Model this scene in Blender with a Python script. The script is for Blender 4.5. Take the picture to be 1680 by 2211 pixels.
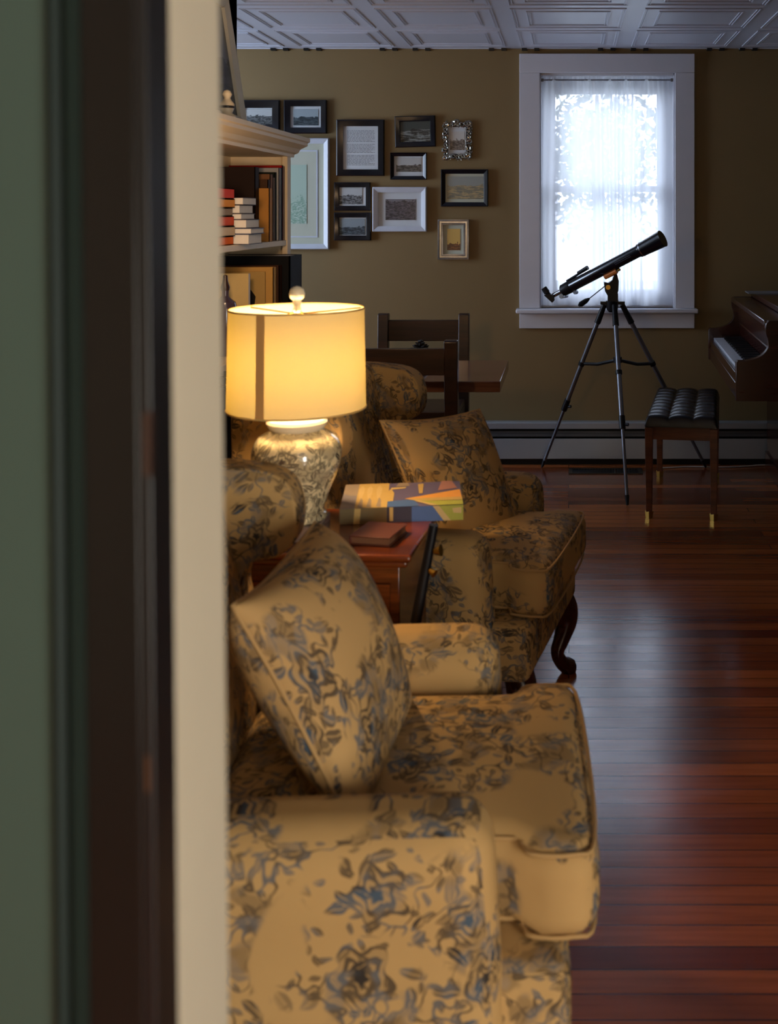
import bpy, bmesh, math, random
from mathutils import Vector, Matrix

random.seed(7)
PI = math.pi
for o in list(bpy.data.objects):
    bpy.data.objects.remove(o, do_unlink=True)
SC = bpy.context.scene
COL = SC.collection

# ------------------------------------------------------------------ camera, world, lights, exposure
H = 1.41            # eye height
F = 2300.0          # focal length in pixels of the 1680x2211 frame
VX, VY = 1228.0, 459.0   # principal point (shifted lens)
cam_d = bpy.data.cameras.new('camera')
cam = bpy.data.objects.new('camera', cam_d)
COL.objects.link(cam)
cam.location = (0, 0, H)
cam.rotation_euler = (PI / 2, 0, 0)
cam_d.sensor_fit = 'AUTO'
cam_d.sensor_width = 36.0
cam_d.lens = 36.0 * F / 2211.0
cam_d.shift_x = (840 - VX) / 2211.0
cam_d.shift_y = -(1105.5 - VY) / 2211.0
cam_d.clip_start = 0.05
cam_d.dof.use_dof = True
cam_d.dof.focus_distance = 5.6
cam_d.dof.aperture_fstop = 5.0
SC.camera = cam

SC.view_settings.view_transform = 'Standard'
SC.view_settings.look = 'None'
SC.view_settings.gamma = 1.0
SC.view_settings.use_curve_mapping = False
SC.view_settings.exposure = 0.0
SC.cycles.use_denoising = True
SC.cycles.sample_clamp_indirect = 6.0
SC.cycles.max_bounces = 8
SC.cycles.transparent_max_bounces = 16

SKY = 8.7
BULB = 400.0
ALCOVE = 35.0
HALL = 84.0
GLOW = 24.0

w = bpy.data.worlds.new('world')
SC.world = w
w.use_nodes = True
bg = w.node_tree.nodes['Background']
bg.inputs[0].default_value = (0.76, 0.845, 1.0, 1)
bg.inputs[1].default_value = SKY


def area_light(name, loc, rot, sx, sy, power, color, portal=False):
    d = bpy.data.lights.new(name, 'AREA')
    d.shape = 'RECTANGLE'
    d.size = sx
    d.size_y = sy
    d.energy = power
    d.color = color
    o = bpy.data.objects.new(name, d)
    o.location = loc
    o.rotation_euler = rot
    COL.objects.link(o)
    if portal:
        d.cycles.is_portal = True
    return o


# daylight arriving through the alcove window and the hallway window
area_light('alcove_daylight', (-3.36, 5.05, 1.45), (0, -PI / 2, 0), 1.25, 0.9, ALCOVE, (0.50, 0.70, 1.0))
area_light('hallway_daylight', (1.57, -1.0, 0.95), (0, PI / 2, 0), 1.3, 0.8, HALL, (1.0, 0.92, 0.77))
area_light('window_portal', (0.2175, 6.26, 1.53), (-PI / 2, 0, 0), 0.78, 1.34, 1.0, (1, 1, 1), portal=True)


# added warm spot with no lamp body, brightens the bookcase from behind the jamb
gd = bpy.data.lights.new('bookcase_fill_spot', 'SPOT')
gd.energy = GLOW
gd.color = (1.0, 0.64, 0.34)
gd.shadow_soft_size = 0.08
gd.spot_size = math.radians(95)
gd.spot_blend = 0.8
go = bpy.data.objects.new('bookcase_fill_spot', gd)
go.location = (-0.93, 2.72, 1.48)
go.rotation_euler = (Vector((-1.20, 4.0, 1.40)) - Vector(go.location)).to_track_quat('-Z', 'Y').to_euler()
COL.objects.link(go)


# ------------------------------------------------------------------ helpers
def lin(c):
    out = []
    for v in c[:3]:
        v = v / 255.0
        out.append(v / 12.92 if v <= 0.04045 else ((v + 0.055) / 1.055) ** 2.4)
    return out


def P(px, py, Y):
    return Vector(((px - VX) * Y / F, Y, H - (py - VY) * Y / F))


class NT:
    """tiny node-tree writer"""

    def __init__(self, m):
        self.nt = m.node_tree
        self.n = self.nt.nodes

    def link(self, a, b):
        self.nt.links.new(a, b)

    def new(self, t, **kw):
        nd = self.n.new(t)
        for k, v in kw.items():
            setattr(nd, k, v)
        return nd

    def sock(self, v, s):
        if hasattr(v, 'is_output'):
            self.link(v, s)
        else:
            s.default_value = v

    def m(self, op, a, b=0.0, c=0.0):
        nd = self.new('ShaderNodeMath', operation=op)
        self.sock(a, nd.inputs[0])
        self.sock(b, nd.inputs[1])
        self.sock(c, nd.inputs[2])
        return nd.outputs[0]

    def vm(self, op, a, b=(0, 0, 0), s=None):
        nd = self.new('ShaderNodeVectorMath', operation=op)
        self.sock(a, nd.inputs[0])
        self.sock(b, nd.inputs[1])
        if s is not None:
            self.sock(s, nd.inputs['Scale'])
        return nd.outputs[0]

    def noise(self, vec, scale, detail=2.0, rough=0.5, dim='3D'):
        nd = self.new('ShaderNodeTexNoise', noise_dimensions=dim)
        if vec is not None:
            self.link(vec, nd.inputs['Vector'])
        nd.inputs['Scale'].default_value = scale
        nd.inputs['Detail'].default_value = detail
        nd.inputs['Roughness'].default_value = rough
        return nd.outputs[0], nd.outputs[1]

    def mix(self, f, a, b):
        nd = self.new('ShaderNodeMix', data_type='RGBA')
        self.sock(f, nd.inputs[0])
        for v, i in ((a, 6), (b, 7)):
            if hasattr(v, 'is_output'):
                self.link(v, nd.inputs[i])
            else:
                nd.inputs[i].default_value = (v[0], v[1], v[2], 1)
        return nd.outputs[2]

    def smooth(self, v, lo, hi):
        nd = self.new('ShaderNodeMapRange', interpolation_type='SMOOTHSTEP')
        self.sock(v, nd.inputs[0])
        nd.inputs[1].default_value = lo
        nd.inputs[2].default_value = hi
        return nd.outputs[0]

    def coord(self, which='Object'):
        return self.new('ShaderNodeTexCoord').outputs[which]

    def mapping(self, vec, scale=(1, 1, 1), rot=(0, 0, 0), loc=(0, 0, 0)):
        nd = self.new('ShaderNodeMapping')
        self.link(vec, nd.inputs[0])
        nd.inputs['Location'].default_value = loc
        nd.inputs['Rotation'].default_value = rot
        nd.inputs['Scale'].default_value = scale
        return nd.outputs[0]

    def bump(self, h, strength, dist=0.01):
        nd = self.new('ShaderNodeBump')
        nd.inputs['Strength'].default_value = strength
        nd.inputs['Distance'].default_value = dist
        self.link(h, nd.inputs['Height'])
        return nd.outputs[0]


def newmat(name):
    m = bpy.data.materials.new(name)
    m.use_nodes = True
    t = NT(m)
    return m, t, t.n['Principled BSDF']


def mat(name, rgb, rough=0.5, metal=0.0, var=0.12, vscale=9.0, spec=0.5, bump=0.0, coat=0.0):
    m, t, b = newmat(name)
    c = lin(rgb)
    v = t.coord('Object')
    f, _ = t.noise(v, vscale, 4.0, 0.6)
    col = t.mix(f, [x * (1 - var) for x in c], [min(1, x * (1 + var)) for x in c])
    t.link(col, b.inputs['Base Color'])
    b.inputs['Roughness'].default_value = rough
    b.inputs['Metallic'].default_value = metal
    b.inputs['Specular IOR Level'].default_value = spec
    b.inputs['Coat Weight'].default_value = coat
    if bump:
        f2, _ = t.noise(v, vscale * 14, 2.0)
        t.link(t.bump(f2, bump, 0.004), b.inputs['Normal'])
    return m


def wood(name, dark, light, rough=0.35, scale=(2, 30, 30), coat=0.2):
    m, t, b = newmat(name)
    v = t.mapping(t.coord('Object'), scale)
    f, _ = t.noise(v, 1.0, 5.0, 0.65)
    f = t.smooth(f, 0.3, 0.72)
    t.link(t.mix(f, lin(dark), lin(light)), b.inputs['Base Color'])
    b.inputs['Roughness'].default_value = rough
    b.inputs['Coat Weight'].default_value = coat
    b.inputs['Coat Roughness'].default_value = 0.15
    return m


def floral(name, base, inks, scale=1.0, rough=0.85, dens=0.5, coat=0.0, weave=True, base2=None):
    """pale cloth / glaze printed with roses, leaves and twigs (UV in metres)"""
    m, t, b = newmat(name)
    uv = t.mapping(t.coord('UV'), (1 / scale, 1 / scale, 1))
    nf, nc = t.noise(uv, 22.0, 2.0, 0.5, '2D')
    w0 = t.vm('SCALE', t.vm('SUBTRACT', nc, (0.5, 0.5, 0.5)), s=0.018)
    uvw = t.vm('ADD', uv, w0)

    def cells(vec, size, rnd=0.9):
        nd = t.new('ShaderNodeTexVoronoi', voronoi_dimensions='2D', feature='F1')
        t.link(vec, nd.inputs['Vector'])
        nd.inputs['Scale'].default_value = 1 / size
        nd.inputs['Randomness'].default_value = rnd
        loc = t.vm('SUBTRACT', vec, nd.outputs['Position'])
        s = t.new('ShaderNodeSeparateXYZ')
        t.link(loc, s.inputs[0])
        cs = t.new('ShaderNodeSeparateColor')
        t.link(nd.outputs['Color'], cs.inputs[0])
        return s.outputs[0], s.outputs[1], cs.outputs[0], cs.outputs[1], cs.outputs[2]

    # clumps where the print gathers
    cf, _ = t.noise(t.mapping(uv, loc=(3.1, 1.7, 0)), 5.5, 1.0, 0.5, '2D')
    clump = t.smooth(cf, 0.645 - 0.2 * dens, 0.695 - 0.2 * dens)
    # roses
    x, y, r1, r2, r3 = cells(uvw, 0.14, 0.85)
    r = t.m('SQRT', t.m('ADD', t.m('MULTIPLY', x, x), t.m('MULTIPLY', y, y)))
    th = t.m('ARCTAN2', y, x)
    R = t.m('MULTIPLY', t.m('ADD', 0.030, t.m('MULTIPLY', r2, 0.014)),
            t.m('ADD', 0.84, t.m('MULTIPLY', 0.16, t.m('COSINE', t.m('ADD', t.m('MULTIPLY', th, 5.0), t.m('MULTIPLY', r1, 6.0))))))
    q = t.m('DIVIDE', r, R)
    spiral = t.m('SINE', t.m('ADD', t.m('MULTIPLY', q, 15.0),
                             t.m('MULTIPLY', 1.6, t.m('SINE', t.m('ADD', t.m('MULTIPLY', th, 3.0), t.m('MULTIPLY', r1, 9.0))))))
    rings = t.smooth(spiral, 0.0, 0.35)
    inside = t.m('SUBTRACT', 1.0, t.smooth(q, 0.95, 1.0))
    centre = t.m('SUBTRACT', 1.0, t.smooth(q, 0.18, 0.3))
    chosen = t.m('LESS_THAN', r3, 0.80)
    rose = t.m('MULTIPLY', t.m('MULTIPLY', inside, t.m('MAXIMUM', t.m('MULTIPLY', rings, 0.85), centre)), chosen)
    wash = t.m('MULTIPLY', t.m('MULTIPLY', inside, chosen), 0.22)
    # leaves
    def leaves(size, L, W, off, keep):
        x, y, a, k, s = cells(t.mapping(uvw, loc=(off, off * 0.7, 0)), size)
        ang = t.m('MULTIPLY', a, 6.283)
        ca, sa = t.m('COSINE', ang), t.m('SINE', ang)
        u = t.m('ADD', t.m('MULTIPLY', x, ca), t.m('MULTIPLY', y, sa))
        v = t.m('ABSOLUTE', t.m('SUBTRACT', t.m('MULTIPLY', y, ca), t.m('MULTIPLY', x, sa)))
        un = t.m('DIVIDE', u, L)
        d = t.m('ADD', t.m('DIVIDE', v, W), t.m('MULTIPLY', un, un))
        ins = t.m('SUBTRACT', 1.0, t.smooth(d, 0.88, 1.0))
        vein = t.m('SUBTRACT', 1.0, t.m('MULTIPLY', 0.6, t.m('LESS_THAN', v, W * 0.14)))
        return t.m('MULTIPLY', t.m('MULTIPLY', ins, vein), t.m('LESS_THAN', k, keep)), s
    lf, ls = leaves(0.034, 0.017, 0.0075, 0.37, 0.78)
    lf2, ls2 = leaves(0.019, 0.009, 0.0038, 1.91, 0.66)
    lf = t.m('MULTIPLY', lf, t.m('ADD', 0.45, t.m('MULTIPLY', ls, 0.55)))
    # twigs
    nd = t.new('ShaderNodeTexVoronoi', voronoi_dimensions='2D', feature='DISTANCE_TO_EDGE')
    w1 = t.vm('SCALE', t.vm('SUBTRACT', nc, (0.5, 0.5, 0.5)), s=0.07)
    t.link(t.vm('ADD', uv, w1), nd.inputs['Vector'])
    nd.inputs['Scale'].default_value = 1 / 0.085
    tw = t.m('SUBTRACT', 1.0, t.smooth(nd.outputs[0], 0.012, 0.035))
    tf, _ = t.noise(t.mapping(uv, loc=(7.7, 2.2, 0)), 11.0, 1.0, 0.5, '2D')
    tw = t.m('MULTIPLY', t.m('MULTIPLY', tw, t.smooth(tf, 0.46, 0.52)), 0.8)
    near = t.m('MULTIPLY', t.m('SUBTRACT', 1.0, t.smooth(q, 1.9, 2.3)), chosen)
    spread = t.m('MAXIMUM', near, t.m('MULTIPLY', clump, 0.9))
    sf, _ = t.noise(uvw, 24.0, 1.0, 0.5, '2D')
    scrib = t.m('SUBTRACT', 1.0, t.smooth(t.m('ABSOLUTE', t.m('SUBTRACT', sf, 0.5)), 0.010, 0.030))
    scrib = t.m('MULTIPLY', t.m('MULTIPLY', scrib, clump), 0.8)
    pf, _ = t.noise(t.mapping(uvw, loc=(5.2, 8.1, 0)), 17.0, 2.0, 0.5, '2D')
    pool = t.m('MULTIPLY', t.m('MULTIPLY', t.smooth(pf, 0.50, 0.58), clump), 0.42)
    lv = t.m('MULTIPLY', t.m('MAXIMUM', lf, t.m('MULTIPLY', lf2, 0.8)), spread)
    ink = t.m('MAXIMUM', t.m('MAXIMUM', rose, wash), t.m('MAXIMUM', lv, t.m('MULTIPLY', tw, spread)))
    ink = t.m('MAXIMUM', ink, t.m('MAXIMUM', scrib, pool))
    ink = t.m('MULTIPLY', ink, 0.94)
    hf, _ = t.noise(uv, 30.0, 1.0, 0.5, '2D')
    inkc = t.mix(t.smooth(hf, 0.42, 0.62), lin(inks[0]), lin(inks[1]))
    bf, _ = t.noise(uv, 7.0, 3.0, 0.6, '2D')
    bc = t.mix(bf, lin(base2 or [c * 0.94 for c in base]), lin(base))
    t.link(t.mix(ink, bc, inkc), b.inputs['Base Color'])
    b.inputs['Roughness'].default_value = rough
    b.inputs['Specular IOR Level'].default_value = 0.2 if weave else 0.5
    b.inputs['Coat Weight'].default_value = coat
    b.inputs['Coat Roughness'].default_value = 0.08
    if weave:
        wv, _ = t.noise(t.mapping(uv, (900, 900, 1)), 1.0, 1.0, 0.5, '2D')
        t.link(t.bump(wv, 0.15, 0.001), b.inputs['Normal'])
    return m


def link(o, parent=None):
    COL.objects.link(o)
    if parent is not None:
        o.parent = parent
    return o


def obj(name, bm, m, parent=None, smooth=False, bevel=0.0, segs=3, loc=None, rot=None, angle=0.6):
    me = bpy.data.meshes.new(name)
    bmesh.ops.recalc_face_normals(bm, faces=bm.faces[:])
    bm.to_mesh(me)
    bm.free()
    for mm in (m if isinstance(m, (list, tuple)) else [m]):
        me.materials.append(mm)
    if smooth or bevel:
        for p in me.polygons:
            p.use_smooth = True
        if hasattr(me, 'set_sharp_from_angle') and not smooth == 'all':
            me.set_sharp_from_angle(angle=angle)
    o = bpy.data.objects.new(name, me)
    link(o, parent)
    if loc is not None:
        o.location = loc
    if rot is not None:
        o.rotation_euler = rot
    if bevel:
        md = o.modifiers.new('bevel', 'BEVEL')
        md.width = bevel
        md.segments = segs
        md.limit_method = 'ANGLE'
        md.angle_limit = 0.6
        md.harden_normals = False
    return o


def empty(name, loc=(0, 0, 0), rz=0.0):
    o = bpy.data.objects.new(name, None)
    o.empty_display_size = 0.05
    o.location = loc
    o.rotation_euler = (0, 0, rz)
    COL.objects.link(o)
    return o


def tag(o, label=None, cat=None, group=None, kind=None):
    if label:
        o['label'] = label
    if cat:
        o['category'] = cat
    if group:
        o['group'] = group
    if kind:
        o['kind'] = kind
    return o


def thing(name, label, cat, loc=(0, 0, 0), rz=0.0, group=None):
    return tag(empty(name, loc, rz), label, cat, group)


def box(bm, x0, x1, y0, y1, z0, z1, mi=0):
    vs = [bm.verts.new((x, y, z)) for x in (x0, x1) for y in (y0, y1) for z in (z0, z1)]
    for f in ((0, 1, 3, 2), (4, 6, 7, 5), (0, 4, 5, 1), (2, 3, 7, 6), (0, 2, 6, 4), (1, 5, 7, 3)):
        fc = bm.faces.new([vs[i] for i in f])
        fc.material_index = mi
    return vs


def BX(*a):
    bm = bmesh.new()
    box(bm, *a)
    return bm


def tube(bm, pts, rad, n=10, caps=True, closed=False):
    """tube along points; rad number or list"""
    pts = [Vector(p) for p in pts]
    k = len(pts)
    rings = []
    up = Vector((0, 0, 1))
    prev = None
    for i, p in enumerate(pts):
        if closed:
            d = pts[(i + 1) % k] - pts[i - 1]
        else:
            d = pts[min(i + 1, k - 1)] - pts[max(i - 1, 0)]
        d.normalize()
        if prev is None:
            a = d.cross(up)
            if a.length < 1e-3:
                a = d.cross(Vector((1, 0, 0)))
        else:
            a = prev - d * prev.dot(d)
        a.normalize()
        prev = a
        b = d.cross(a)
        r = rad[i] if isinstance(rad, (list, tuple)) else rad
        rings.append([bm.verts.new(p + (a * math.cos(2 * PI * j / n) + b * math.sin(2 * PI * j / n)) * r) for j in range(n)])
    m = k if closed else k - 1
    for i in range(m):
        A, B = rings[i], rings[(i + 1) % k]
        for j in range(n):
            bm.faces.new((A[j], A[(j + 1) % n], B[(j + 1) % n], B[j]))
    if caps and not closed:
        bm.faces.new(rings[0][::-1])
        bm.faces.new(rings[-1])
    return rings


def TB(pts, rad, n=10, **kw):
    bm = bmesh.new()
    tube(bm, pts, rad, n, **kw)
    return bm


def lathe(bm, prof, n=40, uvr=None, cx=0.0, cy=0.0):
    """prof: list of (r, z)"""
    uvl = bm.loops.layers.uv.verify() if uvr else None
    rings = []
    L = [0.0]
    for i in range(1, len(prof)):
        L.append(L[-1] + math.hypot(prof[i][0] - prof[i - 1][0], prof[i][1] - prof[i - 1][1]))
    for r, z in prof:
        rings.append([bm.verts.new((cx + r * math.cos(2 * PI * j / n), cy + r * math.sin(2 * PI * j / n), z)) for j in range(n)])
    for i in range(len(prof) - 1):
        for j in range(n):
            k = (j + 1) % n
            f = bm.faces.new((rings[i][j], rings[i][k], rings[i + 1][k], rings[i + 1][j]))
            if uvr:
                for lp, (jj, ii) in zip(f.loops, ((j, i), (j + 1, i), (j + 1, i + 1), (j, i + 1))):
                    lp[uvl].uv = (2 * PI * uvr * jj / n, L[ii])
    if prof[0][0] > 1e-5:
        bm.faces.new(rings[0][::-1])
    if prof[-1][0] > 1e-5:
        bm.faces.new(rings[-1])
    return bm


def prism(bm, pts, axis, a, b):
    """extrude polygon. axis 'y': pts=(x,z); 'x': pts=(y,z); 'z': pts=(x,y)"""
    def mk(p, t):
        if axis == 'y':
            return (p[0], t, p[1])
        if axis == 'x':
            return (t, p[0], p[1])
        return (p[0], p[1], t)
    A = [bm.verts.new(mk(p, a)) for p in pts]
    B = [bm.verts.new(mk(p, b)) for p in pts]
    n = len(pts)
    for i in range(n):
        bm.faces.new((A[i], A[(i + 1) % n], B[(i + 1) % n], B[i]))
    bm.faces.new(A[::-1])
    bm.faces.new(B)
    return bm


def spline(pts, n=6, closed=False):
    out = []
    k = len(pts)
    rng = range(k if closed else k - 1)
    for i in rng:
        g = lambda j: Vector(pts[j % k]) if closed else Vector(pts[min(max(j, 0), k - 1)])
        p0, p1, p2, p3 = g(i - 1), g(i), g(i + 1), g(i + 2)
        for s in range(n):
            u = s / n
            out.append(0.5 * ((2 * p1) + (p2 - p0) * u + (2 * p0 - 5 * p1 + 4 * p2 - p3) * u * u + (3 * p1 - p0 - 3 * p2 + p3) * u ** 3))
    if not closed:
        out.append(Vector(pts[-1]))
    return out


def rbox(hx, hy, hz, r, n=8, puff=(0, 0, 0), off=(0, 0)):
    """soft rounded box (half extents) with UVs in metres; puff = crown of +-x, +-y, +-z faces"""
    bm = bmesh.new()
    uvl = bm.loops.layers.uv.verify()
    h = (hx, hy, hz)

    def samp(H_):
        ts = [r * math.tan(math.radians(45.0 * k / 4)) for k in range(5)]
        lo = [-H_ + (r - t) for t in reversed(ts)]
        hi = [H_ - (r - t) for t in ts]
        a, b = lo[-1], hi[0]
        mid = [a + (b - a) * i / n for i in range(1, n)]
        return lo + mid + hi
    S = [samp(v) for v in h]

    def place(p):
        q = Vector([max(-(h[i] - r), min(h[i] - r, p[i])) for i in range(3)])
        d = Vector(p) - q
        v = q + d.normalized() * r if d.length > 1e-9 else Vector(p)
        u = [p[i] / h[i] for i in range(3)]
        for i in range(3):
            if puff[i]:
                j, k = (i + 1) % 3, (i + 2) % 3
                v[i] += math.copysign(1, p[i]) * abs(u[i]) ** 2 * puff[i] * max(0, 1 - u[j] ** 2) * max(0, 1 - u[k] ** 2)
        return v
    for ax in range(3):
        a, b = (ax + 1) % 3, (ax + 2) % 3
        for sg in (-1, 1):
            grid = []
            for s in S[a]:
                row = []
                for t_ in S[b]:
                    p = [0, 0, 0]
                    p[ax] = sg * h[ax]
                    p[a] = s
                    p[b] = t_
                    row.append((bm.verts.new(place(p)), s, t_))
                grid.append(row)
            for i in range(len(grid) - 1):
                for j in range(len(grid[0]) - 1):
                    q = [grid[i][j], grid[i + 1][j], grid[i + 1][j + 1], grid[i][j + 1]]
                    if sg < 0:
                        q.reverse()
                    f = bm.faces.new([e[0] for e in q])
                    for lp, e in zip(f.loops, q):
                        s, t_ = e[1], e[2]
                        if ax == 1:
                            s, t_ = t_, s
                        lp[uvl].uv = (s + off[0] + ax * 0.37, t_ + off[1] + sg * 0.19)
    bmesh.ops.remove_doubles(bm, verts=bm.verts[:], dist=1e-6)
    return bm


def boxuv(bm, off=(0, 0)):
    uvl = bm.loops.layers.uv.verify()
    bm.normal_update()
    for f in bm.faces:
        n = f.normal
        ax = max(range(3), key=lambda i: abs(n[i]))
        for lp in f.loops:
            c = lp.vert.co
            uv = ((c.y, c.z), (c.x, c.z), (c.x, c.y))[ax]
            lp[uvl].uv = (uv[0] + off[0] + ax * 0.37, uv[1] + off[1])
    return bm


def grid_surface(fn, nu, nv, closed_u=False):
    bm = bmesh.new()
    uvl = bm.loops.layers.uv.verify()
    V = [[bm.verts.new(fn(i / nu, j / nv)) for j in range(nv + 1)] for i in range(nu + 1)]
    for i in range(nu):
        for j in range(nv):
            f = bm.faces.new((V[i][j], V[i + 1][j], V[i + 1][j + 1], V[i][j + 1]))
            for lp, (a, b) in zip(f.loops, ((i, j), (i + 1, j), (i + 1, j + 1), (i, j + 1))):
                lp[uvl].uv = (a / nu, b / nv)
    return bm


# ------------------------------------------------------------------ materials
M = {}
M['wall'] = mat('khaki_wall_paint', (127, 104, 65), 0.75, var=0.05, vscale=3, bump=0.05)
M['ceiling'] = mat('pale_tin_ceiling_paint', (188, 192, 206), 0.35, var=0.03)
M['trim'] = mat('white_trim_paint', (200, 200, 208), 0.4, var=0.04)
M['sash'] = mat('white_sash_paint', (236, 238, 244), 0.4, var=0.02)
M['cream'] = mat('cream_jamb_paint', (170, 160, 139), 0.5, var=0.05)
M['bookcase'] = mat('ivory_bookcase_paint', (216, 198, 168), 0.45, var=0.05)
M['green_door'] = mat('green_door_paint', (50, 66, 58), 0.45, var=0.12, vscale=2.5)
M['green_dark'] = mat('dark_green_door_paint', (20, 31, 27), 0.6, var=0.12, vscale=2.5, spec=0.15)
M['brown_dark'] = mat('dark_brown_door_paint', (20, 17, 15), 0.25, var=0.2, vscale=3, spec=0.3)
M['black'] = mat('black_paint', (14, 13, 14), 0.35, var=0.1)
M['blackplastic'] = mat('black_plastic', (12, 13, 18), 0.4, var=0.1, spec=0.3)
M['blacktube'] = mat('black_enamel_tube', (10, 13, 22), 0.22, var=0.1, coat=0.3)
M['chrome'] = mat('brushed_chrome', (190, 192, 198), 0.22, metal=1.0, var=0.03)
M['greymetal'] = mat('grey_anodised_metal', (118, 120, 128), 0.36, metal=0.75, var=0.05)
M['brass'] = mat('aged_brass', (190, 150, 70), 0.3, metal=1.0, var=0.1)
M['orange'] = mat('orange_plastic', (205, 120, 50), 0.4)
M['bench_wood'] = wood('bench_brown_wood', (82, 42, 22), (122, 66, 36), 0.35)
M['dining_wood'] = wood('dark_dining_wood', (30, 16, 10), (58, 31, 18), 0.35)
M['table_wood'] = wood('dining_top_wood', (92, 58, 44), (128, 84, 64), 0.14)
M['mahogany'] = wood('red_mahogany', (70, 27, 9), (122, 54, 18), 0.24, coat=0.3)
M['piano_wood'] = wood('piano_mahogany', (40, 14, 8), (66, 24, 13), 0.25, coat=0.4)
M['leg_wood'] = wood('carved_leg_wood', (42, 15, 9), (66, 26, 15), 0.2, coat=0.5)
M['leather'] = mat('black_leather', (12, 13, 20), 0.28, var=0.15, vscale=40, bump=0.1)
M['heater'] = mat('heater_enamel', (168, 172, 176), 0.32, metal=0.35, var=0.03)
M['slot'] = mat('heater_dark_slot', (12, 12, 12), 0.6)
M['whitekey'] = mat('ivory_piano_key', (205, 208, 214), 0.2, var=0.03)
M['fabric'] = floral('toile_upholstery', (192, 154, 98), ((24, 28, 34), (56, 80, 98)), 1.15, dens=0.98)
M['fabric_small'] = floral('toile_cushion_cover', (190, 152, 98), ((24, 28, 34), (56, 80, 98)), 1.1, dens=0.94)
M['piping'] = mat('toile_piping', (176, 140, 88), 0.85)
M['glaze'] = floral('floral_glaze', (242, 224, 176), ((22, 15, 30), (46, 34, 40)), 0.80, rough=0.15, dens=2.4, coat=0.6, weave=False)
M['cream_glaze'] = mat('cream_glaze', (238, 226, 196), 0.15, var=0.03)
M['acrylic'] = mat('clear_acrylic', (120, 100, 90), 0.05, spec=0.9)
M['paper'] = mat('book_paper', (214, 210, 204), 0.8, vscale=30)
M['daylit_paper'] = mat('daylit_white_paper', (240, 242, 250), 0.7, vscale=30, var=0.03)  # white pages made lighter and bluer, strong daylight put into the colour
M['matboard'] = mat('white_mat_board', (196, 200, 204), 0.8, var=0.03)
M['creammat'] = mat('cream_mat_board', (186, 188, 170), 0.8, var=0.03)
M['frame_black'] = mat('black_frame_wood', (14, 14, 22), 0.25)
M['frame_white'] = mat('white_frame_wood', (196, 200, 210), 0.4)
M['frame_silver'] = mat('antique_silver', (158, 160, 166), 0.35, metal=1.0, var=0.35, vscale=60)
M['frame_dark'] = mat('dark_silver', (40, 36, 30), 0.45, metal=0.6)  # near-black metal for the ring under the scrollwork
M['frame_grey'] = mat('grey_wood_frame', (205, 196, 176), 0.5)
M['cord'] = mat('white_cord', (190, 186, 178), 0.5)
M['outside_green'] = mat('tree_leaf', (84, 94, 76), 0.7, var=0.5, vscale=5)
M['bark'] = mat('tree_bark', (110, 95, 80), 0.9)
M['grassy'] = mat('grass_ground', (128, 130, 124), 0.9, var=0.3)


def shade_mat(name='linen_lamp_shade', k=1.0):
    m, t, b = newmat(name)
    out = t.n['Material Output']
    f, _ = t.noise(t.mapping(t.coord('Object'), (60, 60, 900)), 1.0, 2.0)
    c = t.mix(f, (0.120 * k, 0.091 * k, 0.024 * k), (0.136 * k, 0.103 * k, 0.027 * k))
    d = t.new('ShaderNodeBsdfDiffuse')
    tr = t.new('ShaderNodeBsdfTranslucent')
    t.link(c, tr.inputs[0])
    d.inputs[0].default_value = (0.82, 0.76, 0.62, 1) if k == 1 else (0.30, 0.17, 0.07, 1)
    mx = t.new('ShaderNodeMixShader')
    mx.inputs[0].default_value = 0.55
    t.link(d.outputs[0], mx.inputs[1])
    t.link(tr.outputs[0], mx.inputs[2])
    t.link(mx.outputs[0], out.inputs[0])
    return m


def sheer_mat():
    m, t, b = newmat('sheer_curtain_voile')
    out = t.n['Material Output']
    tp = t.new('ShaderNodeBsdfTransparent')
    tr = t.new('ShaderNodeBsdfTranslucent')
    df = t.new('ShaderNodeBsdfDiffuse')
    tr.inputs[0].default_value = (0.86, 0.89, 0.93, 1)
    df.inputs[0].default_value = (0.8, 0.82, 0.86, 1)
    m1 = t.new('ShaderNodeMixShader')
    m1.inputs[0].default_value = 0.78
    t.link(df.outputs[0], m1.inputs[1])
    t.link(tr.outputs[0], m1.inputs[2])
    lw = t.new('ShaderNodeLayerWeight')
    lw.inputs[0].default_value = 0.45
    f, _ = t.noise(t.mapping(t.coord('Object'), (40, 1, 3)), 1.0, 2.0)
    fac = t.m('ADD', t.m('MULTIPLY', lw.outputs[1], 0.7), t.m('ADD', 0.66, t.m('MULTIPLY', f, 0.12)))
    fac = t.m('MINIMUM', fac, 1.0)
    m2 = t.new('ShaderNodeMixShader')
    t.link(fac, m2.inputs[0])
    t.link(tp.outputs[0], m2.inputs[1])
    t.link(m1.outputs[0], m2.inputs[2])
    t.link(m2.outputs[0], out.inputs[0])
    return m


def pane_mat(name='window_glass', tint=(0.97, 0.98, 1.0), gl=0.08):
    m, t, b = newmat(name)
    out = t.n['Material Output']
    tp = t.new('ShaderNodeBsdfTransparent')
    tp.inputs[0].default_value = (*tint, 1)
    g = t.new('ShaderNodeBsdfGlossy')
    g.inputs[1].default_value = 0.02
    mx = t.new('ShaderNodeMixShader')
    fr = t.new('ShaderNodeFresnel')
    fr.inputs[0].default_value = 1.45
    t.link(fr.outputs[0], mx.inputs[0])
    t.link(tp.outputs[0], mx.inputs[1])
    t.link(g.outputs[0], mx.inputs[2])
    t.link(mx.outputs[0], out.inputs[0])
    return m


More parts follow.
